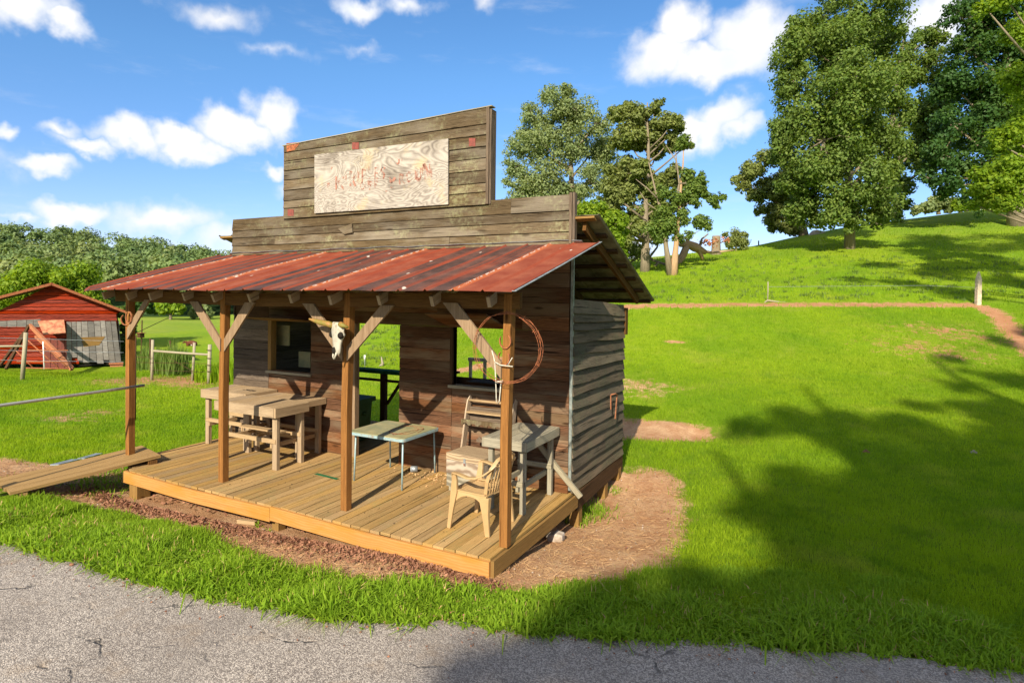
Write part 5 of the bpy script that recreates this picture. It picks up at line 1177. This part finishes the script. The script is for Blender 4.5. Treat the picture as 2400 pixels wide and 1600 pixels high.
# ------------------------------------------------------------------ fences, gate, posts
def gpd(u,v,d):
    p=at(u,v,d);p[2]=g1(p[0],p[1]);return p
FG='wooden fence posts near the red barn'
def post(u0,v0,u1,v1,d,w,mat,lab,grp=FG,name='fence_post',rnd=True,sink=.15):
    a=at(u0,v0,d);a[2]-=sink*0;c=at(u1,v1,d);g=g1(a[0],a[1]);a[2]=min(a[2],g)-.05
    b=MB(a);(b.tube([a,(a+c)/2,c],[w*d/CP['f']/2]*3,10) if rnd else b.sweep([a,c],w*d/CP['f'],w*d/CP['f'],RT))
    o=b.build(name,mat);o.location=a;return tag(o,lab,'post',grp)
post(52,872,61,779,21,9,M['fence'],'leaning greenish fence post before the barn holding the gate end')
post(356,883,358,796,21,6.5,M['fence'],'round pale fence post just right of the leftmost porch post')
post(353,868,352,793,24,4,M['dark'],'dark thin fence post directly behind the round pale one')
post(398,868,399,798,24.5,4.5,M['dark'],'dark fence post standing in the tall weeds')
post(451,880,456,803,21,6,M['fence'],'leaning thin pale fence post in the middle of the rail')
post(489,889,492,807,20.4,8.5,M['fence'],'thick pale fence post wrapped with dark wire bands')
def rail(P,r,mat,lab,name='fence_rail',cat='rail',n=8):
    m_=np.mean(P,0);b=MB(m_);b.tube(P,r,n);o=b.build(name,mat);o.location=m_;return tag(o,lab,cat)
rail([at(360,822,21),at(425,827,21),at(488,831,20.5)],.04,M['fence'],'pale round rail joining the fence posts beyond the porch')
rail([at(-80,812,21),at(54,811,21)],.04,M['fence'],'pale rail running left from the leaning post before the barn')
b=MB(at(420,850,21))
for (a_,c_) in (((316,849),(487,852)),((360,867),(487,872)),((316,836),(360,838)),((395,838),(452,870))): b.tube([at(*a_,21),at(*c_,20.8)],.008,4)
for v in (820,839,855,870): b.tube([at(484,v,20.3),at(497,v+1,20.3)],.012,4)
o=b.build('fence_wire',M['dark']);o.location=at(420,850,21);tag(o,'thin fence wires strung between the posts beyond the porch','wire')
b=MB(at(150,830,21.5))
for v0,v1 in ((793,800),(822,826),(845,848)): b.tube([at(-60,v0-3,21.5),at(60,v0,21.5),at(290,v1,21.5)],.006,4)
o=b.build('fence_wire',M['galv']);o.location=at(150,830,21.5);tag(o,'thin wires strung in front of the red barn','wire')
# tubular gate and leaning timbers before the barn
dg=23.;Og=at(110,862,dg);o=empty('tube_gate',Og,'rusty tubular gate with cross braces in front of the red barn','gate')
b=MB(Og)
for (a_,c_,r) in (((60,820),(160,821),.025),((40,847),(160,848),.025),((60,862),(160,864),.025),((62,795),(140,864),.025),((84,790),(160,862),.02),((38,822),(80,864),.022)): b.tube([at(*a_,dg),at(*c_,dg)],r,8)
b.build('gate_bars',M['rust'],o);b=MB(Og);b.tube([at(101,800,dg),at(104,865,dg)],.025,8);b.build('gate_upright',M['white'],o)
for (a_,c_,lb,w,dd_) in (((70,762),(170,864),'long orange timber leaning down to the right in front of the barn door',.14,24.2),((84,788),(168,866),'second shorter timber leaning below the long orange one',.10,24.0),((68,762),(14,864),'dark timber leaning down to the left in front of the barn',.10,24.2),((58,778),(0,856),'second dark timber leaning left in front of the barn',.09,24.1)):
    a1=at(*a_,dd_+.5);c1=at(*c_,dd_-.8);m_=(a1+c1)/2;b=MB(m_);b.sweep([a1,c1],w,.09,(0,0,1));q=b.build('leaning_timber',M['rustlight'] if 'orange' in lb else (M['rust'] if 'second s' in lb else M['dark']));q.location=m_;tag(q,lb,'timber','timbers leaning against the barn')
# bird house on a thin pole, thin pole, overhead line
p=gpd(330,862,27);o=empty('bird_house',p,'small dark bird box on a thin crooked pole beyond the porch','bird house');b=MB(p);b.tube([p,at(332,800,27),at(333,750,27)],[.04,.03,.025],6);b.build('pole',M['dark'],o)
c=at(330,785,27);b=MB(p);b.box(c[0]-.11,c[0]+.11,c[1]-.1,c[1]+.1,c[2]-.12,c[2]+.08,2);b.build('box',M['dark'],o);b=MB(p);b.box(c[0]-.16,c[0]+.16,c[1]-.16,c[1]+.16,c[2]+.083,c[2]+.10,0);b.build('box_roof',M['rust'],o)
p=gpd(317,890,14);o=rail([np.array([p[0],p[1],p[2]]),at(318,785,14)],.018,M['dark'],'thin dark stake just right of the leftmost porch post','garden_stake','stake',6)
rail([at(313,783,12),at(400,742,14)],.007,M['black'],'black cord slanting up to the right behind the leftmost post','cord','cord',5)
# far fence posts in the valley
for i,(u,v0,v1,dd_,lb) in enumerate(((370,800,812,60,'first tiny far fence post from the left in the valley field'),(430,797,812,62,'tiny far fence post in the middle of the valley field'),(481,797,811,62,'tiny far fence post left of the second porch post'))):
    rail([at(u,v1+2,dd_),at(u,v0,dd_)],.05,M['fence'],lb,'field_post','post',6)
# resting calf in the valley field
p=gpd(450,818,42);o=empty('calf',p,'brown and white calf lying in the valley field beside a fence post','calf');b=MB(p)
def cv(a_,b_,c_): return p+(R3*a_+F3*b_+np.array([0,0,c_]))*.6
b.tube([cv(-.62,0,.16),cv(-.5,0,.30),cv(-.2,0,.36),cv(.15,0,.35),cv(.45,0,.28),cv(.58,0,.14)],[.06,.14,.17,.17,.14,.05],12)
b.tube([cv(-.5,-.05,.36),cv(-.68,-.10,.46),cv(-.80,-.15,.46)],[.09,.075,.06],10);b.tube([cv(-.78,-.15,.48),cv(-.92,-.2,.40),cv(-1.0,-.22,.34)],[.065,.05,.03],10)
b.tube([cv(-.72,-.02,.54),cv(-.70,.08,.58)],[.03,.01],5);b.tube([cv(-.76,-.26,.54),cv(-.76,-.36,.56)],[.03,.01],5)
b.tube([cv(-.45,-.2,.14),cv(-.25,-.32,.07),cv(-.5,-.34,.05)],[.08,.05,.03],6);b.tube([cv(.35,-.2,.14),cv(.1,-.34,.07),cv(.3,-.38,.05)],[.10,.06,.03],6)
b.build('body',M['cow'],o)
# weeds
def weeds(lab,u0,u1,v,d_,h,n,mat):
    U=RNG.uniform(u0,u1,n);Dp=d_+RNG.normal(0,.5,n);P=np.array([at(a_,v,b_) for a_,b_ in zip(U,Dp)]);P[:,2]=gh(P[:,0],P[:,1])-.05
    k=.55+.45*np.array([mnoise.noise((a_*.06,1,2))*1.3+.3 for a_ in U]).clip(0,1)
    o=blades('tall_weeds',P,RNG.uniform(.55,1.05,n)*h*k,RNG.uniform(.03,.06,n),mat,.16,lab,'weeds',.2);return o
weeds('dark tall weeds growing between the fence posts beyond the porch',362,440,880,23.5,1.5,1500,M['leafA'])
weeds('bright tall grass clump behind the wire wrapped fence post',455,545,885,21.6,.85,1300,M['grass'])
weeds('weeds at the foot of the bird house pole',322,352,872,26,1.3,500,M['leafA'])
# ------------------------------------------------------------------ right lawn things
p=gp(2292,714);dP=float((p-C0)@F)
a=p+np.array([0,0,-.1]);hh=78*dP/CP['f'];b=MB(a);b.sweep([a,a+np.array([0,0,hh*.80]),a+np.array([.0,0,hh*.90]),a+np.array([.0,0,hh+.1])],.17,.15,R3,taper=[1,1,.8,.25]);o=b.build('pointed_post',M['paleframe']);o.location=a;tag(o,'thick pale wooden post with pointed top on the right lawn','post')
w0=a+np.array([0,0,.75*hh*.78]);b=MB(w0);b.tube([w0,at(2170,669,dP+1),at(1800,672,25)],.006,4);o=b.build('fence_wire',M['galv']);o.location=w0;tag(o,'thin wire running left from the pointed post','wire')
p=gp(1799,708);dP=float((p-C0)@F);rail([p,at(1800,683,dP),at(1800,660,dP)],.022,M['fence'],'thin upright stake on the dirt line of the hill','garden_stake','stake',6)
b=MB(p);b.tube([at(1790,711,dP),at(1798,704,dP),at(1830,708,dP),at(1852,708,dP)],[.03,.04,.03,.02],6);o=b.build('fallen_branch',M['tablegrey']);o.location=p;tag(o,'pale fallen branch at the foot of the thin stake','branch')
p=gp(855,862);dP=float((p-C0)@F);b=MB(p);b.tube([p,at(855,832,dP)],.015,6);o=b.build('marker_stake',M['galv']);o.location=p;tag(o,'thin stake with white top seen through the doorway','stake')
b=MB(p);b.tube([at(855,842,dP),at(855,832,dP)],.035,8);q=b.build('white_cap',M['white'],o)
p=gp(896,858);dP=float((p-C0)@F);b=MB(p);b.tube([p,at(897,852,dP),at(894,836,dP)],[.05,.05,.02],6);b.tube([at(897,852,dP),at(886,860,dP)],[.04,.015],6);o=b.build('dead_stick',M['tablegrey']);o.location=p;tag(o,'forked dead stick standing in the grass seen through the doorway','stick')
for i,(u,v,r,lb) in enumerate(((1587,800,.0,''),(2030,1062,.06,'small brown leaf clump lying on the shaded lawn'),(2283,1063,.05,'small pale stone lying on the lawn near the right edge'))):
    if r: p=gp(u,v);b=MB(p);b.sweep([p+np.array([-r,0,.02]),p+np.array([0,.02,.04]),p+np.array([r,0,.02])],r,.03,(0,0,1),taper=[.3,1,.3]);o=b.build('lawn_scrap',M['tan'] if i==1 else M['block']);o.location=p;tag(o,lb,'scrap')
# far ridge posts, white wall glimpse, grey boulder
for u,v,lb in ((1751,574,'tiny dark ridge fence post just right of the bush'),(1778,568,'second tiny dark ridge fence post right of the bush')):
    dd_=50;rail([at(u,v+8,dd_),at(u,v-4,dd_)],.05,M['dark'],lb,'ridge_post','post',6)
p=at(1912,560,52);b=MB(p);b.sweep([p+R3*-.7+np.array([0,0,.0]),p+R3*-.1+np.array([0,0,.25]),p+R3*.7+np.array([0,0,.1])],1.1,.9,(0,0,1),taper=[.4,1,.8]);o=b.build('grey_boulder',M['block'],None,.1);o.location=p;tag(o,'grey boulder on the ridge under the huge tree','boulder')
p=at(2362,492,58);o=empty('white_house',p,'white clapboard house corner glimpsed through the trees at upper right','house');of=tuple(p);b=MB(of)
for k in range(10): b.prism([p+R3*-.6+np.array([0,0,-.9+.2*k]),p+R3*3.4+np.array([0,0,-.9+.2*k]),p+R3*3.4+np.array([0,0,-.72+.2*k]),p+R3*-.6+np.array([0,0,-.72+.2*k])],F3*.04)
b.prism([p+R3*-.6+F3*.05+np.array([0,0,-1.4]),p+R3*3.4+F3*.05+np.array([0,0,-1.4]),p+R3*3.4+F3*.05+np.array([0,0,1.1]),p+R3*-.6+F3*.05+np.array([0,0,1.1])],F3*3)
b.build('house_wall',M['white'],o);b=MB(of);b.prism([p+R3*-.9-F3*.3+np.array([0,0,1.1]),p+R3*3.8-F3*.3+np.array([0,0,1.1]),p+R3*3.8+F3*1.6+np.array([0,0,2.4]),p+R3*-.9+F3*1.6+np.array([0,0,2.4])],(0,0,.08));b.build('house_roof',M['dark'],o)
# ------------------------------------------------------------------ ground cover
grassfield('lawn_grass_near',300000,3.3,24,1280,2480,.045,.095,.0065,M['grass'],'short mown lawn grass at the right')
grassfield('lawn_grass_left',90000,8.0,24,-60,560,.04,.09,.0075,M['grass'],'short lawn grass at the left')
grassfield('grass_behind',30000,10,26,820,1290,.04,.08,.008,M['grass'],'lawn grass seen behind the shack')
grassfield('pasture_tufts',26000,24,48,900,2480,.06,.14,.012,M['grass'],'rough pasture grass on the hill')
# verge beside the road
vp=[p for p in ROADE[1:-2]];X=[];Y=[]
pl=np.array(vp);seg=np.hypot(*np.diff(pl,axis=0).T);cum=np.r_[0,np.cumsum(seg)]
def verge(n,lo,hi,h0,h1,w0,w1,lean,lab,mat,tufts=None):
    s_=RNG.uniform(0,cum[-1],n if tufts is None else tufts);i=np.clip(np.searchsorted(cum,s_)-1,0,len(seg)-1);t=(s_-cum[i])/seg[i];p=pl[i]*(1-t)[:,None]+pl[i+1]*t[:,None]
    dr=(pl[i+1]-pl[i])/seg[i][:,None];nr=np.stack([-dr[:,1],dr[:,0]],-1);off=RNG.uniform(lo,hi,len(s_))
    p=p+nr*off[:,None]
    if tufts is not None:
        k=n//tufts;p=np.repeat(p,k,0)+RNG.normal(0,.035,(tufts*k,2))
    dmv=dirtmask(p[:,0],p[:,1])+RNG.normal(0,.15,len(p));kk=(dmv<.05)&~inpoly(p[:,0],p[:,1],DECKP)
    p=p[kk];m=len(p);P=np.stack([p[:,0],p[:,1],gh(p[:,0],p[:,1])-.008],-1)
    hv=np.array([.72+.75*mnoise.noise((a_*1.6,b_*1.6,4)) for a_,b_ in p]).clip(.35,1.3)
    return blades('verge_grass',P,RNG.uniform(h0,h1,m)*hv,RNG.uniform(w0,w1,m),mat,lean,lab,'grass',.45)
verge(90000,-.02,1.25,.07,.15,.007,.013,.55,'thick green grass verge beside the road',M['verge'])
verge(26000,-.16,.45,.09,.21,.012,.022,1.0,'broad bladed crabgrass sprawling over the road edge',M['verge'],1100)
verge(1500,-.1,.8,.10,.20,.006,.009,.5,'dry yellow stalks in the verge',M['straw'])
# straw on the dirt, leaf litter before the porch, sprigs
X,Y=scatter(DIRT[0],26000);k=(X>-.0)|(Y<-.1);X,Y=X[k],Y[k];k=(Y<4.9)&~inpoly(X,Y,[(-7,0),(.0,0),(.0,4.6),(-7,4.6)]);X,Y=X[k],Y[k]
n=len(X);P=np.stack([X,Y,gh(X,Y)+.012+RNG.uniform(0,.012,n)],-1)
th=RNG.uniform(0,np.pi,n);L=RNG.uniform(.03,.10,n);dx=np.stack([np.cos(th),np.sin(th),RNG.normal(0,.12,n)],-1)*L[:,None]/2;wx=np.stack([-np.sin(th),np.cos(th),RNG.normal(0,.3,n)],-1)*.0018
Vq=np.stack([P-dx-wx,P+dx-wx,P+dx+wx,P-dx+wx],1).reshape(-1,3)
tag(mobj('dry_straw',mesh_np('dry_straw',Vq,np.arange(n*4).reshape(-1,4)),M['straw']),'thin dry straw covering the bare dirt','straw',kind='stuff')
n=5200;X=RNG.uniform(-6.6,.25,n);Y=-.10-np.abs(RNG.normal(0,.20,n));k=Y>-.9;X,Y=X[k],Y[k];litter('leaf_litter',X,Y,gh(X,Y)+RNG.uniform(.005,.035,len(X)),.009,.028,M['tan'],'brown dead leaves heaped along the front edge of the porch',.8)
n=900;X=RNG.uniform(-7.5,-.2,n);Y=RNG.uniform(.1,1.2,n);litter('leaf_litter',X,Y,gh(X,Y)+.02,.014,.034,M['tan'],'brown dead leaves lying below the porch and ramp',.7)
def sprig(u,v,n,h,r,lab,nm='grass_tuft'):
    p=gp(u,v);P=np.stack([p[0]+RNG.normal(0,r,n),p[1]+RNG.normal(0,r,n),np.full(n,p[2]-.01)],-1);P[:,2]=gh(P[:,0],P[:,1])-.01
    o=blades(nm,P,RNG.uniform(.5,1,n)*h,RNG.uniform(.008,.014,n),M['verge'],.8,None,None,.4,None,None)
    tag(o,lab,'grass tuft',kind='stuff' if n>=300 else None)
for u,v,n,h,r,lab in ((1385,1205,260,.20,.17,'sprawling green weed tuft on the dirt beside the side wall'),(1355,1225,90,.16,.09,'smaller weed tuft near the pier under the side wall'),(1440,1150,50,.10,.08,'tiny green tuft below the rear corner of the shack'),(299,1208,7,.20,.01,'single tall sprout in the dirt left of the porch'),(126,1178,7,.14,.01,'single sprout in the dirt by the ramp foot'),(603,1236,10,.13,.015,'small sprout beside the pale board end'),(628,1245,8,.10,.012,'small sprout by the middle pier'),(245,1135,600,.14,.33,'patch of leafy green growth under the ramp')): sprig(u,v,n,h,r,lab)
for (u,v,c,lab) in ((165,1325,M['tan'],'tan pebble on the road edge at lower left'),(230,1320,M['block'],'pale pebble on the road near the verge')):
    p=gp(u*1.02,v);ball('road_pebble',p+np.array([0,0,.012]),.02,c,None,p,(1.3,1,.7)).location=p;bpy.data.objects[-1] if False else None
for o in list(bpy.data.objects):
    if o.name.startswith('road_pebble'): tag(o,'tan pebble on the road edge at lower left' if o.name=='road_pebble' else 'pale pebble on the road near the verge','pebble')

# dark weed tufts on the rough hill, pebbles and chips on the bare dirt
U_=RNG.uniform(1420,2400,420);V_=RNG.uniform(600,705,420);P=[]
for a_,b_ in zip(U_,V_):
    p=gp(a_,b_,18,70)
    for _ in range(14): P.append((p[0]+RNG.normal(0,.10),p[1]+RNG.normal(0,.10),p[2]-.01))
U_=RNG.uniform(840,940,60);V_=RNG.uniform(765,860,60)
for a_,b_ in zip(U_,V_):
    p=gp(a_,b_,12,60)
    for _ in range(14): P.append((p[0]+RNG.normal(0,.08),p[1]+RNG.normal(0,.08),p[2]-.01))
P=np.array(P);blades('pasture_weeds',P,RNG.uniform(.10,.22,len(P)),RNG.uniform(.02,.04,len(P)),M['leafA'],.6,'dark weed tufts dotted over the rough hillside','weeds')
X,Y=scatter(DIRT[0],1500);k=(~inpoly(X,Y,[(-7,0),(.0,0),(.0,4.6),(-7,4.6)]));X,Y=X[k],Y[k]
litter('dirt_pebbles',X,Y,gh(X,Y)+.012,.006,.016,M['block'],'small pebbles and chips on the bare dirt',.5)
X,Y=scatter(DIRT[0],700);k=(~inpoly(X,Y,[(-7,0),(.0,0),(.0,4.6),(-7,4.6)]));X,Y=X[k],Y[k]
litter('dirt_leaves',X,Y,gh(X,Y)+.014,.010,.024,M['tan'],'scattered dead leaves on the bare dirt',.5)

s2=RNG.uniform(0,cum[-1],900);i2=np.clip(np.searchsorted(cum,s2)-1,0,len(seg)-1);t2=(s2-cum[i2])/seg[i2];p2=pl[i2]*(1-t2)[:,None]+pl[i2+1]*t2[:,None]
d2_=(pl[i2+1]-pl[i2])/seg[i2][:,None];n2_=np.stack([-d2_[:,1],d2_[:,0]],-1);p2=p2-n2_*np.abs(RNG.normal(0,.22,900))[:,None]
litter('road_edge_litter',p2[:,0],p2[:,1],gh(p2[:,0],p2[:,1])+.014,.005,.016,M['tan'],'crumbs and dead leaf bits along the road edge',.4)
s2=RNG.uniform(0,cum[-1],1200);i2=np.clip(np.searchsorted(cum,s2)-1,0,len(seg)-1);t2=(s2-cum[i2])/seg[i2];p2=pl[i2]*(1-t2)[:,None]+pl[i2+1]*t2[:,None]
d2_=(pl[i2+1]-pl[i2])/seg[i2][:,None];n2_=np.stack([-d2_[:,1],d2_[:,0]],-1);p2=p2-n2_*np.abs(RNG.normal(0,.35,1200))[:,None]
litter('road_gravel',p2[:,0],p2[:,1],gh(p2[:,0],p2[:,1])+.012,.004,.010,M['block'],'loose gravel on the road beside the verge',.6)
